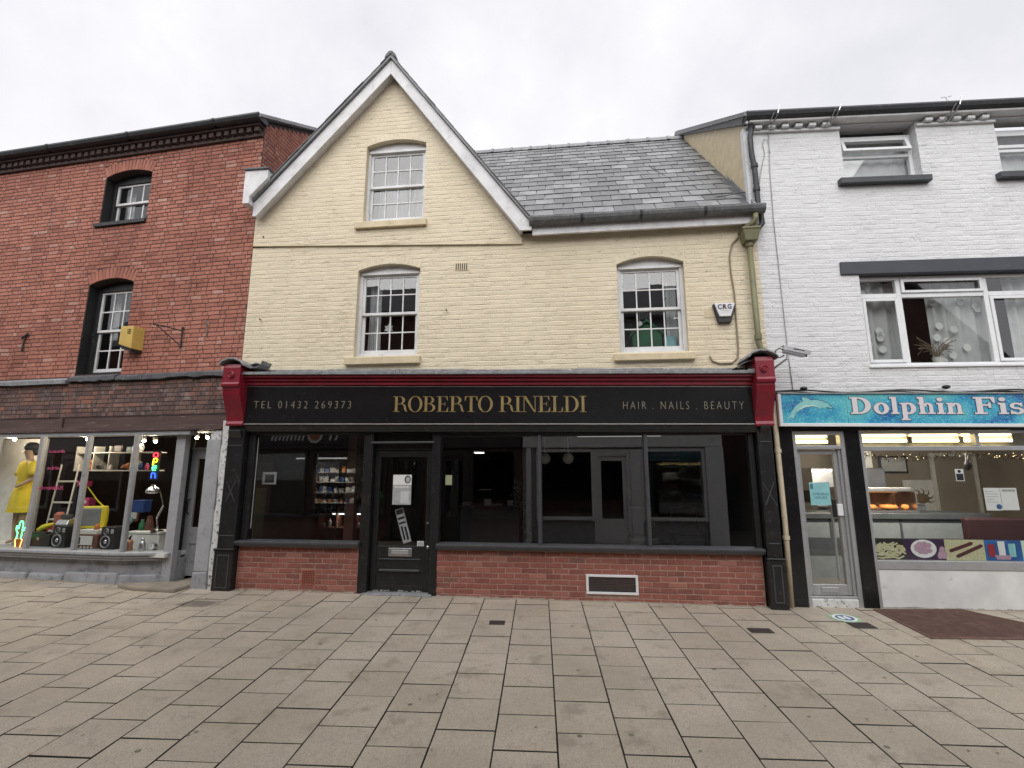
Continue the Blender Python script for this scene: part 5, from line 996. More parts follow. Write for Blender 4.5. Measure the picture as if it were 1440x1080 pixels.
# sign with printed sea, dolphin and lettering
ds = thing('dolphin_sign', 'blue sea printed fascia sign with a leaping dolphin and white letters', 'sign', FW, (0, -.16, 2.6))
SA = -.0095
def sz(u, z): return z + SA * u - 2.6
def sbox(name, mat, u0, u1, y0, y1, za, zb_, bev=.0): return MB().hexa([(u0, y0, sz(u0, za)), (u1, y0, sz(u1, za)), (u1, y1, sz(u1, za)), (u0, y1, sz(u0, za)), (u0, y0, sz(u0, zb_)), (u1, y0, sz(u1, zb_)), (u1, y1, sz(u1, zb_)), (u0, y1, sz(u0, zb_))]).obj(name, mat, ds, bevel=bev)
ZB, ZT = 2.425, 2.835
for a, b in ((.05, .93), (.934, 2.57), (2.574, 4.2), (4.204, 5.6)): sbox('printed_panel', 'sea_print', a, b, .0, .03, ZB, ZT)
sbox('frame', 'white_plastic', .005, 5.65, -.02, .04, ZB - .045, ZB, .006); sbox('frame', 'white_plastic', .005, .05, -.02, .04, ZB, ZT, .006); sbox('frame', 'lead', .005, 5.65, -.02, .05, ZT, ZT + .02, .004)
top_ = [(.03, -.05)]
def poly_smooth(p): return p
db = [(.14, .055), (.17, .10), (.19, .15), (.23, .21), (.30, .27), (.345, .295), (.33, .335), (.36, .365), (.375, .34), (.385, .36), (.42, .335), (.455, .31), (.54, .315), (.62, .295), (.68, .26), (.715, .22), (.745, .195), (.75, .18), (.71, .185), (.66, .20), (.63, .19), (.60, .195), (.57, .175), (.545, .185), (.55, .20), (.47, .215), (.38, .20), (.30, .165), (.245, .12), (.215, .07), (.20, .025), (.18, .045), (.13, .03), (.10, .01)]
MB().prism([(u, sz(u, ZB + .035 + z * .95)) for u, z in [(p[0], p[1]) for p in db]], -.003, .0).obj('dolphin', 'dolphin_body', ds)
bl = [(.25, .14), (.30, .185), (.38, .225), (.47, .235), (.52, .22), (.55, .203), (.47, .217), (.38, .203), (.30, .167)]
MB().prism([(u, sz(u, ZB + .035 + z * .95)) for u, z in bl], -.0045, -.0031).obj('dolphin_belly', 'dolphin_belly', ds)
MB().tube([(u, -.004, sz(u, ZB + .035 + z * .95)) for u, z in db[2:20]], .0035, 5).obj('dolphin_outline', 'ink_teal', ds)
# hand-built heavy slab letters, x-height .62
def slab_tab(g):
    r = lambda a, b, c, d: rect_(a - g, b + g, c - g * 1.0, d + g * 1.0)
    def bw2(cx, cy, rx, ry, ix, iy, a0=0, a1=360, n=28): return bowl(cx, cy, rx + g, ry + g, max(ix - g, .01), max(iy - g, .01), a0, a1, n)
    X = .66
    def arch(x0): return [r(x0, x0 + .19, 0, X), r(x0 - .07, x0 + .27, 0, .085), r(x0 - .07, x0, X - .08, X)] + bw2(x0 + .33, X - .22, .215, .23, .05, .13, 0, 180, 14) + [r(x0 + .38, x0 + .545, 0, X - .21), r(x0 + .31, x0 + .62, 0, .085)]
    return {
     'D': (.98, [r(.12, .34, 0, 1), r(.02, .40, 0, .09), r(.02, .40, .91, 1)] + bw2(.38, .5, .52, .5, .27, .40, -90, 90, 20)),
     'o': (.70, bw2(.34, X / 2, .325, X / 2 + .02, .115, X / 2 - .075)),
     'l': (.40, [r(.10, .30, 0, 1.02), r(.02, .38, 0, .085), [(.02 - g, .90 - g), (.12, .92 - g), (.30, 1.02 + g), (.02 - g, 1.02 + g)]]),
     'p': (.74, [r(.10, .30, -.36, X), r(.02, .40, -.36, -.275), r(.02, .12, X - .08, X)] + bw2(.36, X / 2, .325, X / 2 + .02, .105, X / 2 - .09, -130, 130, 22)),
     'h': (.76, [r(.10, .29, 0, 1.02), [(.02 - g, .90 - g), (.12, .92 - g), (.28, 1.02 + g), (.02 - g, 1.02 + g)]] + arch(.10)),
     'i': (.40, [r(.10, .30, 0, X), r(.02, .38, 0, .085), r(.03, .12, X - .085, X)] + bw2(.20, .86, .125, .12, .0, .0)),
     'n': (.76, arch(.10)),
     'F': (.86, [r(.12, .34, 0, 1), r(.02, .48, 0, .09), r(.02, .78, .905, 1), r(.34, .58, .47, .56), r(.54, .64, .36, .67), [(.66 - g, 1 + g), (.80 + g, 1 + g), (.80 + g, .66 - g), (.72 - g, .66 - g), (.64 - g, .91 - g)]]),
     's': (.58, bw2(.28, .48, .235, .19, .085, .10, 20, 270, 16) + bw2(.29, .19, .245, .205, .09, .105, -160, 95, 16) + [r(.42, .50, .44, X), r(.05, .13, .0, .22)]),
    }
def sign_word(txt, u, total, h, zbase):
    for g, y, mt, nm in ((.028, .004, 'letter_edge', 'letter_outline'), (0, .008, 'white_letter', 'lettering')):
        tb = slab_tab(g); adv = sum(tb[c][0] for c in txt); k = total / adv; x = 0
        for c in txt:
            m = MB()
            for j, p in enumerate(tb[c][1]): m.prism([(u + x + a * k, sz(u + x, zbase + b * h)) for a, b in p], -y - .0002 * (j % 5), -.001)
            m.obj(nm, mt, ds); x += tb[c][0] * k
sign_word('Dolphin', .965, 1.50, .235, ZB + .13); sign_word('Fish', 2.585, .93, .235, ZB + .13)
# cables over the sign
cbk = thing('cable_bundle', 'sagging black cables running along the top of the blue sign', 'cable', FW, (0, -.06, 2.9)); r7 = random.Random(11)
for k in range(3): MB().tube([(.0 + i * .25, -.02 * k, -.01 - .02 * k + .02 * math.sin(i * 1.1 + k) - .0085 * i * .25) for i in range(23)], .012 - .002 * k, 6).obj('strand', 'cable_black', cbk)
for u in (.42, 2.34): MB().ball((u, -.02, .025), .05, 10, .6).obj('junction', 'cable_black', cbk, smooth=True)
# ---- chip shop contents
ctr = thing('counter', 'grey serving counter with dark panels inside the fish shop', 'counter', FW, (2.6, 1.5, .08))
B1('front', 'counter_grey', ctr, -2.2, 1.25, .0, .6, .0, .92); B1('kick_panel', 'counter_dark', ctr, -2.2, 1.25, -.012, 0, .35, .62); B1('worktop', 'counter_dark', ctr, -2.22, 1.28, -.06, .62, .922, 1.02, bevel=.01)
for u in (-1.2, -.1): B1('panel_joint', 'counter_dark', ctr, u, u + .03, -.014, .0, .62, .92)
hc = thing('heated_cabinet', 'steel heated cabinet glowing over fried food on the counter', 'cabinet', FW, (2.45, 1.55, 1.105))
B1('base', 'steel', hc, -.75, .42, 0, .5, 0, .03); B1('canopy', 'steel', hc, -.75, .36, .02, .5, .33, .40, bevel=.01); B1('back_wall', 'copper', hc, -.75, .40, .48, .5, .03, .33); B1('heat_lamp', 'heat_glow', hc, -.6, .25, .2, .25, .315, .33)
for u in (-.75, .39): B1('end_post', 'steel', hc, u, u + .02, .0, .5, .03, .33)
for u, w in ((-.28, .13), (.03, .16), (.30, .07)):
    f = thing('fried_food', {-.28: 'pale battered fish at the left end of the heated cabinet', .03: 'orange battered sausage ring in the middle of the heated cabinet', .30: 'small orange fried piece at the right end of the heated cabinet'}[u], 'food', FW, (2.45 + u, 1.7, 1.136)); MB().lathe([(.02, 0), (w * .6, .01), (w, .04), (w * .8, .08), (.02, .09)], (0, 0, 0), 12, sy=.6).obj('batter', 'food_orange', f, smooth=True)
fry = thing('frying_range', 'steel frying range with bright strip light at the back of the fish shop', 'range', FW, (3.3, 3.0, .1)); B1('body', 'steel', fry, -1.3, .7, 0, .7, 0, 1.05, bevel=.02); B1('hood', 'steel', fry, -1.3, .1, .1, .7, 1.3, 1.75, bevel=.02); B1('strip_light', 'strip_light', fry, -1.0, -.5, .05, .1, 1.68, 1.72); B1('chimney', 'room_white', fry, -.3, .0, .3, .6, 1.751, 2.4)
for i, (u0, u1) in enumerate(((1.2, 1.95), (2.02, 2.66), (2.72, 3.38))):
    nm = ('leftmost warm fluorescent tube above the fish shop window', 'middle warm fluorescent tube above the fish shop window', 'rightmost warm fluorescent tube above the fish shop window')[i]
    t = thing('fluorescent_tube', nm, 'light', FW, ((u0 + u1) / 2, .28, 2.20), 'fluorescent tubes of the fish shop'); h = (u1 - u0) / 2; MB().lathe([(.022, -h), (.022, h)], (0, 0, 0), 12, 'x').obj('tube', 'tube_light', t, smooth=True); MB().lathe([(.018, -h), (.018, h)], (0, 0, .082), 12, 'x').obj('tube', 'tube_light', t, smooth=True); B1('batten', 'room_white', t, -h - .03, h + .03, .032, .07, -.02, .10)  # thinner upper tube is a glowing stand-in for the lower one's reflection
    l_ = D.lights.new('tube_glow', 'AREA'); l_.shape = 'RECTANGLE'; l_.size = 2 * h; l_.size_y = .05; l_.energy = 17; l_.color = (1, .9, .76); lo_ = link(D.objects.new('tube_glow', l_), t); lo_.location = (0, .14, -.03); lo_.rotation_euler = (rad(62), 0, 0)
    for sx in (-1, 1): B1('end_cap', 'aluminium', t, min(sx * h, sx * (h + .03)), max(sx * h, sx * (h + .03)), -.025, .025, -.025, .06)
t = thing('fluorescent_tube', 'warm fluorescent tube above the fish shop door', 'light', FW, (.60, .28, 2.19), 'fluorescent tubes of the fish shop'); MB().lathe([(.022, -.25), (.022, .25)], (0, 0, 0), 12, 'x').obj('tube', 'tube_light', t, smooth=True); B1('batten', 'room_white', t, -.28, .28, .032, .07, -.02, .10); MB().lathe([(.018, -.25), (.018, .25)], (0, 0, .082), 12, 'x').obj('tube', 'tube_light', t, smooth=True)  # upper glowing tube imitates the reflection of the one below
B1('light_box_back', 'room_white', cf, 1.17, 4.5, .36, .40, 2.09, 2.32); B1('light_box_back', 'room_white', cf, .27, .86, .36, .40, 2.09, 2.32)
gar = thing('tinsel_garland', 'dark tinsel garland with gold glints along the fish shop window top', 'garland', FW, (2.2, .14, 1.98)); r8 = random.Random(6); tm = MB(); tg = MB(); trd = MB()
for k in range(420):
    x = r8.uniform(-1.0, 2.2); z = .03 * math.sin(x * 4) + r8.gauss(0, .022); p = (x, r8.uniform(-.04, .04), z); q = (x + r8.uniform(-.03, .03), p[1], z + r8.uniform(-.04, .03)); (tm if k % 5 else tg).tube([p, q], .004, 4)
tm.obj('tinsel', 'tinsel_dark', gar, kind='stuff'); tg.obj('gold_strands', 'tinsel', gar, kind='stuff')
fl_ = MB()
for k in range(30): fl_.ball((r8.uniform(.7, 1.3) if k < 18 else r8.uniform(-1, .4), -.03, r8.gauss(.0, .02)), .005, 6)
fl_.obj('fairy_lights', 'fairy', gar, kind='stuff')
# prints, stickers and notices
nt_ = thing('window_notice', 'pair of white notice sheets taped inside the fish shop window', 'notice', FW, (2.91, .035, 1.24)); B1('sheet', 'paper_white', nt_, -.21, -.005, 0, .003, .0, .30); B1('sheet', 'paper_white', nt_, .0, .21, 0, .003, .005, .30)
for i in range(5): B1('text_line', 'paper_grey', nt_, -.19, -.19 + (.15 if i % 3 else .1), -.0012, 0, .25 - i * .035, .256 - i * .035)
MB().lathe([(.035, .0), (.035, -.0015)], (-.045, 0, .05), 16, 'y').obj('blue_badge', 'blue_print', nt_); B1('header_band', 'paper_grey', nt_, .02, .19, -.0012, 0, .25, .28)
sk = thing('window_sticker', 'small black and white sticker high on the fish shop glass', 'sticker', FW, (2.42, .03, 1.63)); B1('sheet', 'paper_white', sk, -.055, .055, 0, .002, 0, .165); B1('dark_panel', 'ink', sk, -.045, .045, -.0012, 0, .01, .10); MB().lathe([(.022, 0), (.022, -.0012)], (0, 0, .132), 12, 'y').obj('badge', 'ink', sk)
cam2 = thing('security_dome', 'black security camera hanging inside the fish shop window', 'camera', FW, (2.83, .40, 1.80)); MB().lathe([(.02, -.02), (.05, .03), (.05, .08), (.02, .12), (.02, .22)], (0, 0, 0), 12).obj('body', 'black_plastic', cam2, smooth=True)
wp = thing('crab_picture', 'square picture of a crab on the beige wall of the fish shop', 'picture', FW, (5.0, 4.52, .85)); B1('canvas', 'curtain_dot', wp, -.35, .35, 0, .03, 0, .75, bevel=.005); MB().ball((0, 0, .35), .16, 12, .7, .15).obj('crab_body', 'plant_dry', wp, smooth=True)
lg = MB()
for k in range(8): a = rad(-30 + 240 * k / 7); lg.tube([(0, -.01, .35), (.2 * math.cos(a), -.012, .35 + .17 * math.sin(a)), (.26 * math.cos(a + .3), -.012, .35 + .22 * math.sin(a + .3))], [.02, .014, .006], 5)
lg.obj('crab_legs', 'plant_dry', wp)
wf = thing('framed_photo', 'framed grey photograph on the back wall of the fish shop', 'picture', FW, (4.5, 4.52, 1.75)); B1('frame', 'counter_dark', wf, -.3, .3, 0, .03, 0, .38, bevel=.005); B1('print', 'curtain_grey', wf, -.26, .26, -.004, 0, .04, .34)
dw = thing('inner_door', 'plain brown door in the back wall of the fish shop', 'door', FW, (5.75, 4.5, .09)); B1('leaf', 'room_beige', dw, -.4, .4, 0, .04, 0, 1.95, bevel=.006); B1('architrave', 'room_white', dw, -.48, -.41, -.02, .04, 0, 2.03); B1('architrave', 'room_white', dw, .41, .48, -.02, .04, 0, 2.03); B1('architrave', 'room_white', dw, -.48, .48, -.021, .04, 2.031, 2.1)
st_ = thing('seat', 'dark red padded seating behind the fish shop window', 'seat', FW, (3.6, .8, .1)); B1('backrest', 'maroon', st_, -.60, .9, 0, .12, .35, .98, bevel=.03); B1('cushion', 'maroon', st_, -.65, .9, .121, .5, .3, .48, bevel=.03)
# food print strip
fs_ = thing('food_print_strip', 'strip of printed food pictures along the bottom of the fish shop window', 'poster', FW, (1.17, .028, .59))
simple('print_dark', lin(.02, .022, .02), .4); simple('print_chip', lin(.5, .48, .3), .5, var=.2, scale=40); simple('print_plum', lin(.045, .02, .06), .4); simple('print_pink', lin(.44, .28, .36), .5, var=.15, scale=30); simple('print_sausage', lin(.09, .025, .03), .4); simple('print_blue', lin(.03, .12, .36), .4, var=.6, scale=3); simple('print_red', lin(.3, .03, .04), .4)
H_ = .272; X_ = [0, .40, .915, 1.42, 1.885, 2.35, 2.75]
for i, m_ in enumerate(('print_dark', 'print_plum', 'print_chip', 'print_blue', 'dolphin_belly', 'print_plum')): B1('print', m_, fs_, X_[i], X_[i + 1] - .003, 0, .003, 0, H_ - .003 * i)
r9 = random.Random(12); c1 = MB(); c2 = MB()
for k in range(62):
    x = r9.uniform(.03, .37); z = r9.uniform(.02, .24 - abs(x - .2) * .35); a = r9.uniform(-.7, .7); dx, dz = .045 * math.cos(a), .045 * math.sin(a); w = .010
    c1.prism([(x - dx - w * math.sin(a), max(.003, z - dz + w * math.cos(a))), (x - dx + w * math.sin(a), max(.003, z - dz - w * math.cos(a))), (x + dx + w * math.sin(a), min(.268, z + dz - w * math.cos(a))), (x + dx - w * math.sin(a), min(.268, z + dz + w * math.cos(a)))], -.0012 - .00002 * k, -.0001)
c1.obj('printed_chips', 'print_chip', fs_, kind='stuff')
c2.lathe([(.165, 0), (.165, -.001)], (.64, 0, .145), 28, 'y', sy=.72); c2.obj('printed_bowl', 'paper_white', fs_); c3 = MB()
for k in range(9): a = k * .7; rr_ = .0 if k == 0 else .085; c3.lathe([(.042, 0), (.040, -.0008 - .0001 * k)], (.64 + rr_ * math.cos(a), -.001, .155 + rr_ * .62 * math.sin(a)), 14, 'y', sy=.8)
for k in range(6): c3.lathe([(.035, 0), (.033, -.001)], (.84 + .012 * k, -.0003 * k, .05 + .03 * (k % 4)), 12, 'y')
c3.obj('printed_nuggets', 'print_pink', fs_, kind='stuff'); c4 = MB()
for (x0, z0, x1, z1) in ((.98, .12, 1.26, .22), (1.06, .05, 1.38, .19)):
    d = Vector((x1 - x0, z1 - z0)).normalized() * .022; c4.prism([(x0 + d.y, z0 - d.x), (x1 + d.y, z1 - d.x), (x1 + d.x, z1 + d.y), (x1 - d.y, z1 + d.x), (x0 - d.y, z0 + d.x), (x0 - d.x, z0 - d.y)], -.0015, -.0001)
c4.obj('printed_sausages', 'print_sausage', fs_)
for x, m_, h in ((1.50, 'print_red', .16), (1.63, 'paper_white', .20), (1.76, 'dolphin_body', .17)): MB().prism([(x - .04, .05), (x + .04, .05), (x + .045, .05 + h), (x - .045, .05 + h)], -.0015, -.0001).obj('printed_cup', m_, fs_)
MB().prism([(1.55, .015), (1.72, .015), (1.74, .07), (1.53, .07)], -.0025, -.0016).obj('printed_cup', 'print_pink', fs_)
dp = thing('opening_hours_poster', 'pale turquoise OPENING HOURS poster on the fish shop door', 'poster', FW, (.55, .04, 1.30)); B1('sheet', 'poster_teal', dp, -.135, .135, 0, .003, 0, .31); B1('wave_mark', 'ink_teal', dp, -.125, -.085, -.0012, 0, .22, .29)
for tx, z_, w_, s_ in (('OPENING', .135, .215, .05), ('HOURS', .085, .165, .05)):
    o = text_mesh(tx, s_, 'lettering', 'ink_teal', dp, width=w_, ext=.0006, align='LEFT'); o.location = (-w_ / 2 + (.03 if 'Dolph' in tx else .005), -.0015, z_)

# ============================================================ FIXTURES ON THE WALLS
dpz = thing('downpipe', 'olive green downpipe with square hopper at the corner of the cream wall', 'downpipe', FR, (3.62, -.10, 3.4))
MB().hexa([(-.08, -.09, 1.77), (.10, -.09, 1.77), (.10, .09, 1.77), (-.08, .09, 1.77), (-.115, -.12, 1.94), (.135, -.12, 1.94), (.135, .09, 1.94), (-.115, .09, 1.94)]).box(-.125, .145, -.13, .09, 1.94, 1.975).obj('hopper', 'olive_pipe', dpz, bevel=.008)
MB().tube([(.0, 0, 1.78), (.005, 0, .22), (.02, -.01, .12), (.08, -.02, .07), (.13, -.02, .03)], .042, 12).obj('pipe', 'olive_pipe', dpz, smooth=True); MB().tube([(.0, 0, 1.70), (.0, 0, 1.79)], [.055, .06], 12).obj('collar', 'olive_pipe', dpz); MB().tube([(.004, 0, .25), (.004, 0, .33)], .052, 12).obj('collar', 'olive_pipe', dpz)
MB().tube([(.08, -.12, 2.17), (.08, -.12, 2.09), (.05, -.10, 2.04), (-.03, -.04, 2.01), (-.05, -.02, 1.95)], .042, 12).obj('swan_neck', 'olive_pipe', dpz, smooth=True)
dp2 = thing('downpipe', 'black cast iron downpipe on the corner of the white building', 'downpipe', FW, (.035, -.08, 5.2)); MB().tube([(.0, 0, 1.98), (-.0, 0, 1.84), (-.03, -.01, 1.74), (-.03, -.01, 1.45), (.0, 0, 1.2), (.0, 0, .62), (.02, -.02, .40), (.02, -.03, .26), (-.05, -.04, .18), (-.14, -.03, .14)], .04, 12).obj('pipe', 'gutter_black', dp2, smooth=True)
for z in (1.22, .82): MB().tube([(0, 0, z), (0, 0, z + .06)], .052, 12).obj('collar', 'gutter_black', dp2)
dp3 = thing('downpipe', 'slim cream downpipe running to the ground beside the fish shop', 'downpipe', FR, (3.755, -.075, 0)); MB().tube([(.0, 0, 2.75), (.0, 0, 2.2), (.006, 0, 1.1), (-.012, 0, -.05)], .036, 12).obj('pipe', 'cream_pipe', dp3, smooth=True)
for z in (.85, 2.02): MB().tube([(0.004, 0, z), (.004, 0, z + .05)], .045, 12).obj('collar', 'cream_pipe', dp3)
al_ = thing('alarm_box', 'white and black CRG alarm box on the cream wall', 'alarm box', FR, (3.20, 0, 3.94))
MB().prism([(-.165, .285), (-.10, .0), (.085, .0), (.165, .285), (.15, .30), (-.15, .30)], -.06, .0).obj('back_cover', 'black_plastic', al_, bevel=.01)
MB().prism([(-.145, .285), (-.085, .088), (.075, .088), (.148, .285), (.13, .298), (-.13, .298)], -.085, -.058).obj('front_cover', 'white_plastic', al_, bevel=.01)
for ch, x, mt in (('C', -.105, 'letter_edge'), ('R', -.032, 'maroon'), ('G', .035, 'letter_edge')):
    o = text_mesh(ch, .10, 'letter', mt, al_, width=.06, off=.004, ext=.0012); o.location = (x, -.0865, .205)
B1('small_print', 'paper_grey', al_, -.07, .075, -.0862, -.0848, .178, .184); B1('small_print', 'paper_grey', al_, -.06, .06, -.0862, -.0848, .152, .156)
B1('old_patch', 'cream_trim', al_, -.28, -.10, -.01, .0, .10, .24)
cc_ = thing('cctv_camera', 'silver security camera on an arm above the right burgundy bracket', 'camera', FW, (-.02, -.25, 3.19))
def obox(name, mat, p0, p1, w, h, par, bev=.006, dz=0.0):
    a, b = Vector(p0), Vector(p1); d = (b - a).normalized(); s = Vector((0, 1, 0)); n = d.cross(s).normalized() * -1; q = []
    for sgn in (-1, 1):
        for (pt, t) in ((a, -1), (b, -1), (b, 1), (a, 1)): q.append(pt + s * (w / 2) * t + n * (h / 2 * sgn + dz))
    return MB().hexa([tuple(x) for x in q]).obj(name, mat, par, bevel=bev)
obox('body', 'aluminium', (.075, -.12, .235), (.355, -.12, .165), .085, .085, cc_, .014); obox('sunshade', 'steel', (.06, -.12, .29), (.43, -.12, .20), .105, .012, cc_, .003); obox('sunshade_side', 'steel', (.06, -.172, .26), (.41, -.172, .172), .006, .065, cc_, .002)
obox('wording', 'ink', (.19, -.1765, .238), (.33, -.1765, .203), .002, .014, cc_, 0); MB().lathe([(.034, 0), (.034, .012)], (.362, -.12, .163), 14, 'x').obj('lens', 'black_plastic', cc_)
MB().tube([(-.03, .2, -.01), (-.0, .03, .01), (.11, -.10, .105)], .014, 8).obj('arm', 'aluminium', cc_); MB().tube([(.12, -.12, .10), (.13, -.12, .165)], .022, 8).obj('knuckle', 'aluminium', cc_)
MB().tube([(.08, -.12, .235), (.02, -.12, .26), (-.035, -.12, .22), (-.035, -.12, .155), (.02, -.12, .125), (.08, -.12, .16)], .009, 8).obj('cable_loop', 'cable_black', cc_, smooth=True)
def cablething(lab, fr, pts, r, mat, name='cable'):
    o = thing(name, lab, 'cable', fr, pts[0]); p0 = Vector(pts[0]); MB().tube([tuple(Vector(p) - p0) for p in pts], r, 6).obj('strand', mat, o, smooth=True)
cablething('brown cable looping down the cream wall beside the alarm box', FR, [(3.50, -.02, 5.30), (3.40, -.02, 5.20), (3.345, -.02, 5.0), (3.345, -.02, 4.75), (3.37, -.02, 4.4), (3.365, -.02, 4.0), (3.36, -.02, 3.55), (3.34, -.02, 3.40), (3.25, -.02, 3.33), (3.08, -.02, 3.33), (2.98, -.02, 3.37), (2.95, -.02, 3.45)], .012, 'cable')
cablething('thin grey cable running straight down the white brick wall', FW, [(.33, -.015, 7.05), (.29, -.015, 6.4), (.272, -.015, 5.6), (.28, -.015, 4.3), (.285, -.015, 3.45), (.30, -.015, 2.92)], .006, 'cable_grey')
cablething('thin looped wire near the top corner of the white brick wall', FW, [(.06, -.03, 5.9), (.14, -.02, 6.35), (.24, -.015, 6.7), (.22, -.015, 6.85), (.25, -.015, 6.95), (.31, -.015, 6.93), (.32, -.015, 6.7)], .005, 'cable_grey')
cablething('thin wire lying across the slates near the white building', FR, [(3.76, .15, 6.15), (3.2, .30, 6.16), (2.9, .9, 6.82), (2.62, 1.5, 7.5), (2.55, 1.75, 7.78)], .006, 'cable_black')
for i, (u, dz) in enumerate(((.36, .30), (1.27, .26), (3.02, .30))):
    lab = ('bent wire hook under the gutter nearest the black downpipe', 'bent wire hook under the gutter left of the open window', 'bent wire hook under the gutter right of the open window')[i]
    w_ = thing('wire_hook', lab, 'hook', FW, (u, -.14, 7.05), 'wire hooks under the white building gutter'); MB().tube([(-.06, .05, .0), (0, -.03, .10), (.03, -.1, .18), (.06, -.12, dz)], .011, 6).obj('wire', 'steel', w_); MB().tube([(-.12, .05, .02), (-.05, -.05, .12), (-.02, -.1, .2)], .008, 6).obj('stay', 'steel', w_)
ae = thing('roof_aerial', 'short white aerial on the gutter of the white building', 'aerial', FW, (2.98, -.15, 7.30)); MB().tube([(0, 0, -.06), (-.02, 0, .14)], .014, 8).tube([(-.10, 0, .13), (.05, 0, .15)], .007, 6).obj('mast', 'white_plastic', ae)
ae2 = thing('vent_stub', 'short pale pipe stub standing at the corner of the white roof', 'pipe', FW, (-.03, -.12, 7.16)); MB().tube([(0, 0, 0), (-.01, 0, .22)], .022, 8).obj('pipe', 'white_plastic', ae2)

# ============================================================ ON THE PAVEMENT
def on_ground(name, label, cat, x, y, rz=0.0):
    o = thing(name, label, cat, None, (x, y, gz(x, y) + .002)); o.rotation_mode = 'ZYX'; o.rotation_euler = (TILT, 0, rz); return o
for x, y, w, l, lab in ((-.18, 6.43, .19, .15, 'small square iron drain cover in the paving below the salon window'), (2.87, 6.165, .26, .15, 'iron drain cover in the paving near the right pilaster'), (4.16, 6.34, .26, .20, 'iron drain cover in the paving just below the round sticker')):
    g_ = on_ground('drain_cover', lab, 'drain cover', x, y, rad(-3.15)); B1('frame', 'drain_iron', g_, -w / 2, w / 2, -l / 2, l / 2, -.02, .003, bevel=.003)
    B1('lid', 'iron', g_, -w / 2 + .025, w / 2 - .025, -l / 2 + .02, l / 2 - .02, -.01, .005, bevel=.002)
stk = on_ground('floor_sticker', 'round green and blue distancing sticker on the paving outside the fish shop', 'sticker', 4.13, 6.60)
for r, h, mt, nm in ((.17, .0032, 'green_print', 'outer_ring'), (.135, .0038, 'paper_white', 'white_ring'), (.105, .0044, 'blue_print', 'centre_disc')): MB().lathe([(r, .0), (r, h)], (0, 0, 0), 32).obj(nm, mt, stk)
for x in (-.04, .03): MB().prism([(x - .02, -.06), (x + .02, -.06), (x + .028, .0), (x + .015, .065), (x - .015, .065), (x - .028, .0)], .0042, .005, 'z').obj('footprint', 'paper_white', stk)
mt_ = on_ground('entrance_ramp', 'ribbed dark red ramp plate on the paving outside the fish shop', 'ramp', 5.4, 6.4)
rp = [(-.68, .53), (-.78, -.50), (1.1, -.55), (.47, .53)]; MB().prism(rp, -.02, .012, 'z').obj('plate', 'ramp_rubber', mt_, bevel=.006)
rbm = MB()
for i in range(46):
    y = -.47 + i * .0215; t = (y + .5) / 1.03; x0 = -.77 + .10 * t; x1 = 1.06 - .60 * t; rbm.box(x0 + .02, x1 - .02, y, y + .009, .011, .016)
rbm.obj('ribs', 'ramp_rubber', mt_, kind='stuff')
# scattered litter specks and weeds at the foot of the walls
lt = MB(); rl = random.Random(77)
for k in range(120):
    x = rl.uniform(-7, 6); y = rl.uniform(3.7, 7.2); z = gz(x, y) + .004; s = rl.uniform(.004, .014); a = rl.uniform(0, 3.1); c_, s_ = math.cos(a) * s, math.sin(a) * s
    lt.add([(x - c_, y - s_, z), (x + s_, y - c_, z + .003), (x + c_, y + s_, z), (x - s_, y + c_, z + .002)], [(0, 1, 2, 3)])
lo = lt.obj('litter_specks', 'stone_step', fix=False); tag(lo, 'tiny pale specks of litter scattered over the paving', 'litter', kind='stuff')
# mortar and dirt fillet along the foot of the shopfronts
fil = MB(); rf = random.Random(31)
for fr, a, b, v in ((FR, -4.17, -2.3, -.10), (FR, -1.08, 3.42, -.10), (FW, 1.15, 6, -.03), (FB, -6.5, -1.75, -.2)):
    n = int((b - a) / .07)
    for i in range(n):
        p = fr.w(a + (b - a) * i / n, v, 0); q = fr.w(a + (b - a) * (i + 1) / n, v, 0); d = rf.uniform(.012, .04); h = rf.uniform(.003, .018); n0 = -fr.n * d
        zz = gz(p.x, p.y) - .004; fil.add([(p.x, p.y, zz + h + .008), (q.x, q.y, zz + h + .008), (q.x + n0.x, q.y + n0.y, zz), (p.x + n0.x, p.y + n0.y, zz)], [(0, 1, 2, 3)])
fo = fil.obj('dirt_fillet', 'stone_step', fix=False); tag(fo, 'sandy dirt gathered along the foot of the shopfronts', 'dirt', kind='stuff')

# ============================================================ SALON CONTENTS
ps = thing('door_poster', 'grey and white portrait poster on the salon door glass', 'poster', FR, (-1.685, .012, 1.27)); B1('sheet', 'paper_grey', ps, -.145, .145, 0, .003, 0, .295); B1('top_band', 'paper_white', ps, -.145, .145, .0002, .0032, .2952, .445); B1('heading', 'paper_white', ps, -.12, .11, -.001, 0, .255, .27); MB().lathe([(.05, 0), (.05, -.001)], (.085, 0, .375), 16, 'y', sy=1.2).obj('portrait', 'ink', ps); MB().lathe([(.034, -.001), (.034, -.002)], (.088, 0, .372), 16, 'y', sy=1.25).obj('portrait_face', 'paper_grey', ps); B1('figure', 'curtain_grey', ps, -.02, .11, -.001, 0, .02, .2)
ab_ = thing('leaning_board', 'narrow tilted grey board with dark wording behind the salon door glass', 'board', FR, (-1.62, .16, .70)); ab_.rotation_euler = (0, rad(-17), -FR.phi); B1('board', 'curtain', ab_, -.065, .065, 0, .02, 0, .52, bevel=.004)
for z, h in ((.44, .07), (.36, .035), (.29, .03)): B1('print_block', 'ink', ab_, -.055, .055, -.002, 0, z, z + h)
B1('print_block', 'ink', ab_, -.04, -.01, -.002, 0, .05, .26); B1('print_block', 'ink', ab_, .01, .045, -.002, 0, .04, .24)
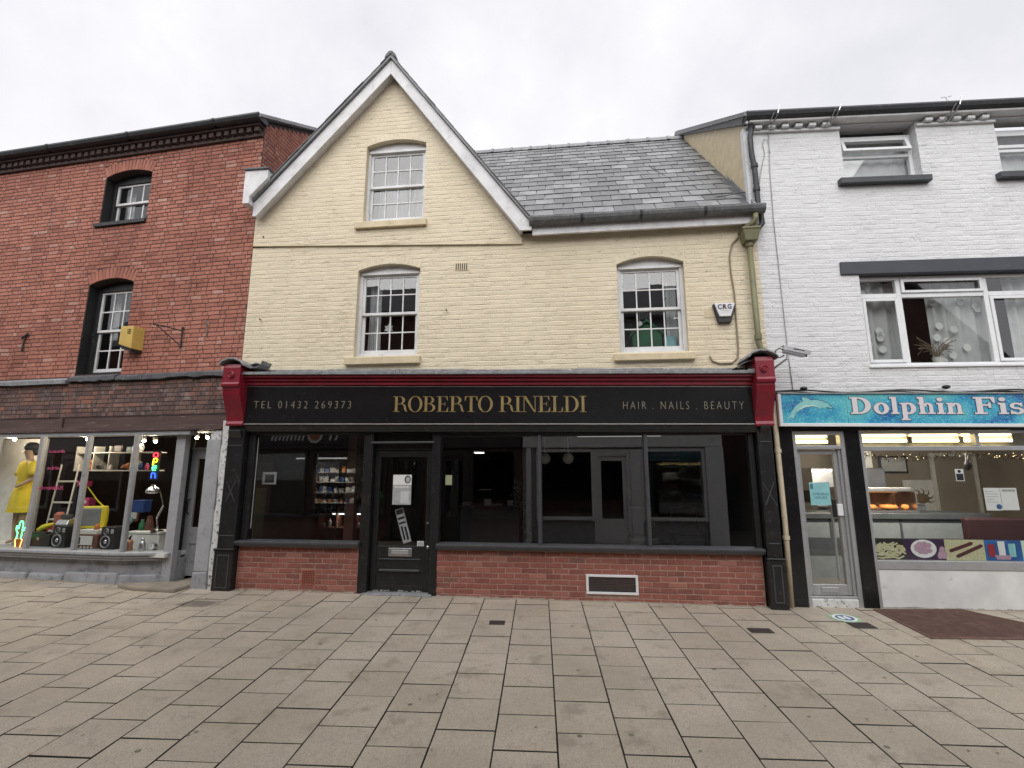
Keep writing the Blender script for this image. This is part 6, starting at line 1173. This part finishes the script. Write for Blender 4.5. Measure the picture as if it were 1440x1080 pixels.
sc_ = thing('small_card', 'small white card in the corner of the salon door glass', 'card', FR, (-1.37, .012, .675)); B1('card', 'paper_white', sc_, -.05, .05, 0, .003, 0, .07); B1('card_border', 'paper_grey', sc_, -.042, .042, -.001, 0, .008, .062)
pn = thing('window_note', 'small yellowish note on the salon window beside the door', 'note', FR, (-.955, -.02, 1.565)); B1('note', 'cream_paper', pn, -.05, .05, 0, .003, 0, .145); B1('note_edge', 'cream_paper', pn, -.045, .045, -.001, 0, .01, .03)
dk = thing('reception_desk', 'dark reception desk with papers inside the salon', 'desk', FR, (-.65, 2.0, .1)); B1('front', 'counter_dark', dk, -.55, .55, 0, .05, 0, 1.0); B1('side', 'counter_dark', dk, .50, .55, .05, .6, 0, 1.0); B1('top', 'room_grey', dk, -.6, .6, -.04, .6, 1.001, 1.04, bevel=.006)
for i, (x, w, h, m_) in enumerate(((-.45, .16, .06, 'paper_grey'), (-.05, .12, .12, 'paper_white'), (.12, .22, .03, 'paper_grey'), (.38, .10, .10, 'paper_white'))):
    o = thing('desk_item', ('stack of papers at the left end of the salon desk', 'small white photo frame on the salon desk', 'flat papers on the salon desk', 'small white box at the right end of the salon desk')[i], 'stationery', FR, (-.65 + x, 2.05, 1.142)); B1('item', m_, o, -w / 2, w / 2, 0, .1, 0, h, bevel=.004)
sh2 = thing('retail_shelf', 'dark retail shelving with rows of bottles inside the salon left window', 'shelf', FR, (-3.72, 2.4, .1))
for z in (.55, .85, 1.15, 1.45): B1('shelf_board', 'room_wood', sh2, -.5, .62, 0, .28, z, z + .02)
for x in (-.5, -.14, .24, .60): B1('upright', 'room_wood', sh2, x, x + .02, .005, .27, 0, 1.75)
sl2 = MB().lathe([(.02, -.35), (.02, .35)], (.1, .12, .835), 10, 'x').obj('added_shelf_light', 'strip_light', sh2); l_ = D.lights.new('added_shelf_glow', 'AREA'); l_.shape = 'RECTANGLE'; l_.size = .7; l_.size_y = .04; l_.energy = .7; l_.color = (1, .8, .58); lo_ = link(D.objects.new('added_shelf_glow', l_), sh2); lo_.location = (.1, .1, .81)  # added tube and area light to brighten the bottles on the shelf
rb_ = random.Random(15); k = 0
for z in (.57, .87, 1.17, 1.47):
    for i in range(7):
        x = -.42 + i * .15 + rb_.uniform(-.02, .02); h = rb_.uniform(.08, .17)
        o = thing('product_bottle', '%s product bottle from the left on the %s salon shelf' % (('first', 'second', 'third', 'fourth', 'fifth', 'sixth', 'seventh')[i], {.57: 'lowest', .87: 'second lowest', 1.17: 'second highest', 1.47: 'highest'}[z]), 'bottle', FR, (-3.72 + x, 2.48, .1 + z + .002), 'product bottles on the salon shelving'); MB().lathe([(.028, 0), (.03, h * .7), (.012, h * .8), (.012, h)], (0, 0, 0), 10).obj('bottle', rb_.choice(('paper_white', 'paper_grey', 'orange', 'paper_grey')), o)
fr_ = thing('picture_frame', 'grey framed portrait standing in the left salon window', 'picture', FR, (-4.02, .28, 1.56)); B1('frame', 'curtain_grey', fr_, -.12, .12, 0, .02, 0, .20, bevel=.004); B1('print', 'ink', fr_, -.07, .09, -.002, 0, .03, .16)
# unlit pendant globes standing in for ones reflected from the shop opposite
for i, (u, v) in enumerate(((.42, 1.5), (.83, 1.5))):
    pl2 = thing('reflected_pendant', ('left of the two pale globe pendants imitating a reflection behind the middle salon pane', 'right of the two pale globe pendants imitating a reflection behind the middle salon pane')[i], 'lamp', FR, (u, v, 2.0), 'globe pendants imitating a reflection'); MB().ball((0, 0, 0), .10, 16).obj('globe', 'room_white', pl2, smooth=True); MB().tube([(0, 0, .1), (0, 0, .74)], .008, 6).obj('flex', 'room_white', pl2)
cl_ = thing('ceiling_light', 'long perforated glowing strip imitating a reflection under the salon ceiling', 'light', FR, (1.7, 1.2, 2.36)); B1('diffuser', 'reflection_strip', cl_, -.7, .7, -.08, .08, 0, .03); B1('housing', 'room_white', cl_, -.72, .72, -.1, .1, .031, .08)  # dim glow stands in for a strip reflected in the salon glass
cl2 = thing('ceiling_light', 'small bright ceiling light deep inside the salon behind the desk', 'light', FR, (-1.04, 3.0, 2.16)); B1('diffuser', 'strip_light', cl2, -.09, .09, -.1, .1, 0, .02); B1('housing', 'room_white', cl2, -.1, .1, -.11, .11, .021, .05)
for i, u in enumerate((2.2, 3.0)):
    c = thing('styling_chair', ('black styling chair left in the right salon pane', 'black styling chair right in the right salon pane')[i], 'chair', FR, (u, 2.4, .1), 'styling chairs in the salon'); MB().lathe([(.26, 0), (.25, .03), (.04, .05), (.04, .35)], (0, 0, 0), 16).obj('base', 'steel', c); B1('seat', 'black_plastic', c, -.26, .26, -.25, .25, .35, .48, bevel=.03); B1('backrest', 'black_plastic', c, -.24, .24, .2, .28, .5, 1.0, bevel=.03)
    for sx in (-.29, .25): B1('armrest', 'black_plastic', c, sx, sx + .04, -.2, .2, .6, .65, bevel=.01)
xt = thing('christmas_tree', 'small dark christmas tree behind the salon reception desk', 'tree', FR, (-.22, 2.9, .1)); MB().tube([(0, 0, 0), (0, 0, .5)], .03, 8).obj('trunk', 'room_wood', xt); xm = MB(); rx = random.Random(19)
for k in range(260):
    h = rx.uniform(0, 1); r_ = .34 * (1 - h) + .02; a = rx.uniform(0, 6.28); p = (r_ * math.cos(a) * rx.uniform(.5, 1), r_ * math.sin(a) * rx.uniform(.5, 1), .45 + 1.15 * h); xm.add([p, (p[0] * 1.25 + .02, p[1] * 1.25, p[2] - .06), (p[0] * 1.2 - .03, p[1] * 1.2 + .03, p[2] - .05)], [(0, 1, 2)])
xm.obj('crown', 'green_felt', xt, kind='stuff'); xb = MB()
for k in range(26): h = rx.uniform(.05, .95); r_ = .36 * (1 - h) + .03; a = rx.uniform(3.3, 6.1); xb.ball((r_ * math.cos(a), r_ * math.sin(a), .45 + 1.1 * h), .018, 6)
xb.obj('baubles', 'paper_white', xt, kind='stuff')
# upstairs window things
fs2 = thing('green_dolls_house', 'small dark green toy house behind the right upstairs sash', 'toy house', FR, (2.18, .42, 3.52)); MB().prism([(-.28, 0), (.18, 0), (.18, .40), (-.05, .60), (-.28, .40)], 0, .3).obj('house', 'green_felt', fs2, bevel=.006); MB().prism([(-.32, .38), (-.05, .62), (.22, .38), (.22, .42), (-.05, .665), (-.32, .42)], -.03, .33).obj('roof', 'green_felt', fs2)
bk = thing('pale_book', 'pale blue book leaning in the corner of the right upstairs sash', 'book', FR, (2.46, .30, 3.56)); B1('cover', 'poster_teal', bk, -.09, .09, 0, .02, 0, .30, bevel=.003); B1('cover_band', 'paper_white', bk, -.09, .09, -.002, 0, .0, .10)
for u, z, lab in ((-2.10, 4.12, 'paper snowflake star hanging in the left upstairs sash'), (2.0, 4.06, 'pale paper star hanging in the right upstairs sash')):
    s = thing('paper_star', lab, 'ornament', FR, (u, .245, z)); r0 = .085 if u < 0 else .05
    for a0 in (0, 60): MB().prism([(r0 * math.cos(rad(a0 + 30 + 120 * k)), r0 * math.sin(rad(a0 + 30 + 120 * k))) for k in range(3)], -.002 * (a0 > 0), .002 + .001 * (a0 > 0)).obj('triangle', 'curtain_dot', s)
    MB().tube([(0, 0, r0), (0, 0, r0 + .15)], .002, 4).obj('thread', 'curtain_dot', s)

# ============================================================ OPPOSITE SIDE OF THE STREET (seen in the glass)
OV = -8.3; FO = FR
def opp(name, label, u, rz=math.pi): return thing(name, label, 'building', FR, (u, OV, 0), None, rz)
# local x runs to the left when seen from the salon: world u = u0 - x ; outward is local -y
def opp_shop(name, label, uc, hw, depth, eave, pitch, wallm, shopm, doors, wins, ups, gable=False):
    o = opp(name, label, uc); holes = [Op(a, b, -.3 if d else .45, 2.45).loop() for a, b, d in [(x0, x1, True) for x0, x1 in doors] + [(x0, x1, False) for x0, x1 in wins]] + [Op(a, b, z0, z1).loop() for a, b, z0, z1 in ups]
    rz_ = eave + depth / 2 * math.tan(rad(pitch))
    poly = [(-hw, -.6), (hw, -.6), (hw, eave), (0, eave + hw * math.tan(rad(pitch))), (-hw, eave)] if gable else [(-hw, -.6), (hw, -.6), (hw, eave), (-hw, eave)]
    MB().holed(poly, holes, 0, .25).obj('wall', wallm, o)
    B1('room', 'room_dark', o, -hw + .05, hw - .05, 2.0, 2.1, -.5, eave); B1('side_wall', wallm, o, -hw, -hw + .2, .251, depth, -.6, eave); B1('side_wall', wallm, o, hw - .2, hw, .251, depth, -.6, eave); B1('inner_floor', 'room_floor_dark', o, -hw + .2, hw - .2, .0, 2, -.35, -.3); B1('inner_ceiling', 'room_grey', o, -hw + .2, hw - .2, .26, 2, 2.75, 2.85)
    if gable: MB().prism([(-hw - .2, eave - .1), (0, eave + hw * math.tan(rad(pitch)) + .1), (hw + .2, eave - .1), (hw + .2, eave + .05), (0, eave + hw * math.tan(rad(pitch)) + .25), (-hw - .2, eave + .05)], -.2, depth).obj('roof', 'opp_roof', o)
    else: MB().prism([(-.25, eave - .05), (depth / 2, rz_), (depth, eave), (depth, eave + .1), (depth / 2, rz_ + .12), (-.25, eave + .06)], -hw, hw, 'x').obj('roof', 'opp_roof', o)
    f = MB()
    for a, b in wins: f.box(a - .09, a, -.05, .1, .35, 2.5); f.box(b, b + .09, -.05, .1, .35, 2.5); f.box(a, b, -.049, .1, 2.42, 2.52); f.box(a - .05, b + .05, -.10, .12, .38, .47)
    for a, b in doors: f.box(a - .10, a, -.04, .1, -.4, 2.5); f.box(b, b + .10, -.04, .1, -.4, 2.5); f.box(a, b, -.039, .1, 2.30, 2.5)
    f.obj('shop_frames', shopm, o)
    for a, b in wins: pane(o, a, b, .47, 2.42, .04, 'glass_shop', .001)
    for a, b in doors:
        d = MB(); d.box(a, a + .13, .02, .06, -.35, 2.30); d.box(b - .13, b, .02, .06, -.35, 2.30); d.box(a + .13, b - .13, .021, .059, 2.15, 2.30); d.box(a + .13, b - .13, .021, .059, -.35, .42)
        d = d.obj('door', shopm, o); pane(d, a + .13, b - .13, .42, 2.15, .04, 'glass_shop', .001)
    B1('fascia', shopm, o, -hw + .02, hw - .02, -.12, -.002, 2.56, 3.1)
    for a, b, z0, z1 in ups:
        w = MB(); w.box(a, a + .07, .08, .14, z0, z1); w.box(b - .07, b, .08, .14, z0, z1); w.box(a, b, .081, .139, z0, z0 + .07); w.box(a, b, .081, .139, z1 - .07, z1); w.box(a, b, .082, .138, (z0 + z1) / 2 - .03, (z0 + z1) / 2 + .03); w = w.obj('window', 'white_joinery', o); pane(w, a + .05, b - .05, z0 + .05, z1 - .05, .12, 'glass_old', .002)
    return o
uc = 2.4   # shop with white door: spans u -0.6 .. 5.43
o1 = opp_shop('opposite_shop', 'pale grey shop with white door on the far side of the street', uc, 3.02, 7, 6.7, 34, 'opp_grey', 'opp_white', [(uc - 2.57, uc - 1.67)], [(uc - 1.50, uc + .1), (uc - 4.80, uc - 3.1)], [(-2.2, -1.1, 3.6, 5.1), (.9, 2.0, 3.6, 5.1)])
B1('pier', 'opp_white', o1, uc - 5.42, uc - 4.90, -.12, -.001, -.5, 2.55); B1('pier', 'opp_white', o1, uc + .35, uc + .5, -.1, -.001, -.5, 2.55); B1('pier', 'opp_white', o1, uc - 3.0, uc - 2.68, -.06, -.001, -.5, 2.5)
o2 = opp_shop('opposite_shop', 'dark fronted brick shop across the street left of the white door shop', -2.1, 1.46, 7, 6.9, 34, 'opp_brick', 'opp_dark', [(.3, 1.1)], [(-1.2, .1)], [(-.6, .5, 3.6, 5.0)])
o3 = opp_shop('opposite_shop', 'wide dark gift shop across the street with a white ring logo', -7.0, 3.38, 7, 7.2, 34, 'opp_brick', 'opp_dark', [(-3.1, -2.2)], [(-1.9, .5), (.8, 3.0)], [(-2.2, -1.1, 3.7, 5.2), (1.0, 2.1, 3.7, 5.2)])
B1('name_board', 'opp_dark', o3, -3.2, 3.2, -.15, -.121, 2.70, 3.3)
MB().lathe([(.26, -.152), (.26, -.165), (.20, -.165), (.20, -.152)], (.45, 0, 3.0), 24, 'y').obj('logo_ring', 'paper_white', o3); MB().lathe([(.15, -.15), (.15, -.165)], (.45, 0, 3.0), 20, 'y').obj('logo_disc', 'orange', o3)
for k_ in range(11):
    x_ = (.85 + k_ * .135) if k_ < 9 else (-.1 - (k_ - 9) * .2); MB().prism([(x_, 2.83), (x_ + .065, 2.83), (x_ - .02, 3.15 if k_ % 3 else 3.23), (x_ - .085, 3.15 if k_ % 3 else 3.23)], -.16, -.151).obj('name_stroke', 'paper_white', o3)
o4 = opp_shop('opposite_house', 'steep gabled brick house across the street beyond the alley', 12.2, 3.0, 8, 5.2, 45, 'opp_brick', 'opp_dark', [(-.5, .4)], [(1.0, 2.6)], [(-.7, .7, 4.0, 5.3)], gable=True)
o5 = opp_shop('opposite_house', 'low brick house across the street at the far left end', -13.6, 3.1, 8, 6.2, 34, 'opp_brick', 'opp_dark', [(-.5, .4)], [(1.0, 2.6)], [(-.7, .7, 3.8, 5.0)])
o6 = opp_shop('opposite_house', 'long brick house across the street farthest left of the row', -20.3, 3.5, 8, 7.0, 34, 'opp_brick', 'opp_white', [(-.5, .4)], [(1.0, 2.6), (-2.8, -1.0)], [(-.7, .7, 3.8, 5.0)])
o7 = opp_shop('opposite_house', 'pale house across the street beyond the end of the row', -27.5, 3.5, 8, 6.6, 34, 'opp_grey', 'opp_dark', [(-.5, .4)], [(1.0, 2.6)], [(-.7, .7, 3.8, 5.0)])
o8 = thing('alley_building', 'dark brick building closing the alley across the street', 'building', FR, (7.3, OV - 9, 0), None, math.pi); B1('wall', 'opp_brick', o8, -3.5, 3.5, 0, 5, -1.0, 6.2); MB().prism([(-.2, 6.2), (2.5, 8.2), (5.2, 6.2)], -3.6, 3.6, 'x').obj('roof', 'opp_roof', o8); B1('garage_door', 'opp_dark', o8, -1.4, 1.2, -.05, -.001, -1.0, 1.8)
it = thing('gift_display', 'lit shelves of small gifts inside the dark shop across the street', 'shelf', FR, (-7.6, OV - 1.2, 0), None, math.pi)
for z in (.75, 1.1, 1.45, 1.8): B1('shelf_board', 'opp_white', it, -1.0, .9, 0, .3, z, z + .02)
l_ = D.lights.new('display_glow', 'AREA'); l_.shape = 'RECTANGLE'; l_.size = 1.8; l_.size_y = .1; l_.energy = 45; l_.color = (1, .9, .75); lo_ = link(D.objects.new('display_glow', l_), it); lo_.location = (0, -.5, 2.2); lo_.rotation_euler = (rad(25), 0, 0)
B1('lamp_tube', 'strip_light', it, -.9, .9, -.55, -.5, 2.25, 2.3); gr = random.Random(44)
for z in (.77, 1.12, 1.47, 1.82):
    for i in range(9): x_ = -.9 + i * .2 + gr.uniform(-.04, .04); h_ = gr.uniform(.06, .22); w_ = gr.uniform(.04, .07); B1('gift', gr.choice(('paper_white', 'room_white', 'orange', 'paper_grey', 'navy', 'paper_white')), it, x_ - w_, x_ + w_, .05, .2, z + .001, z + h_, bevel=.006)
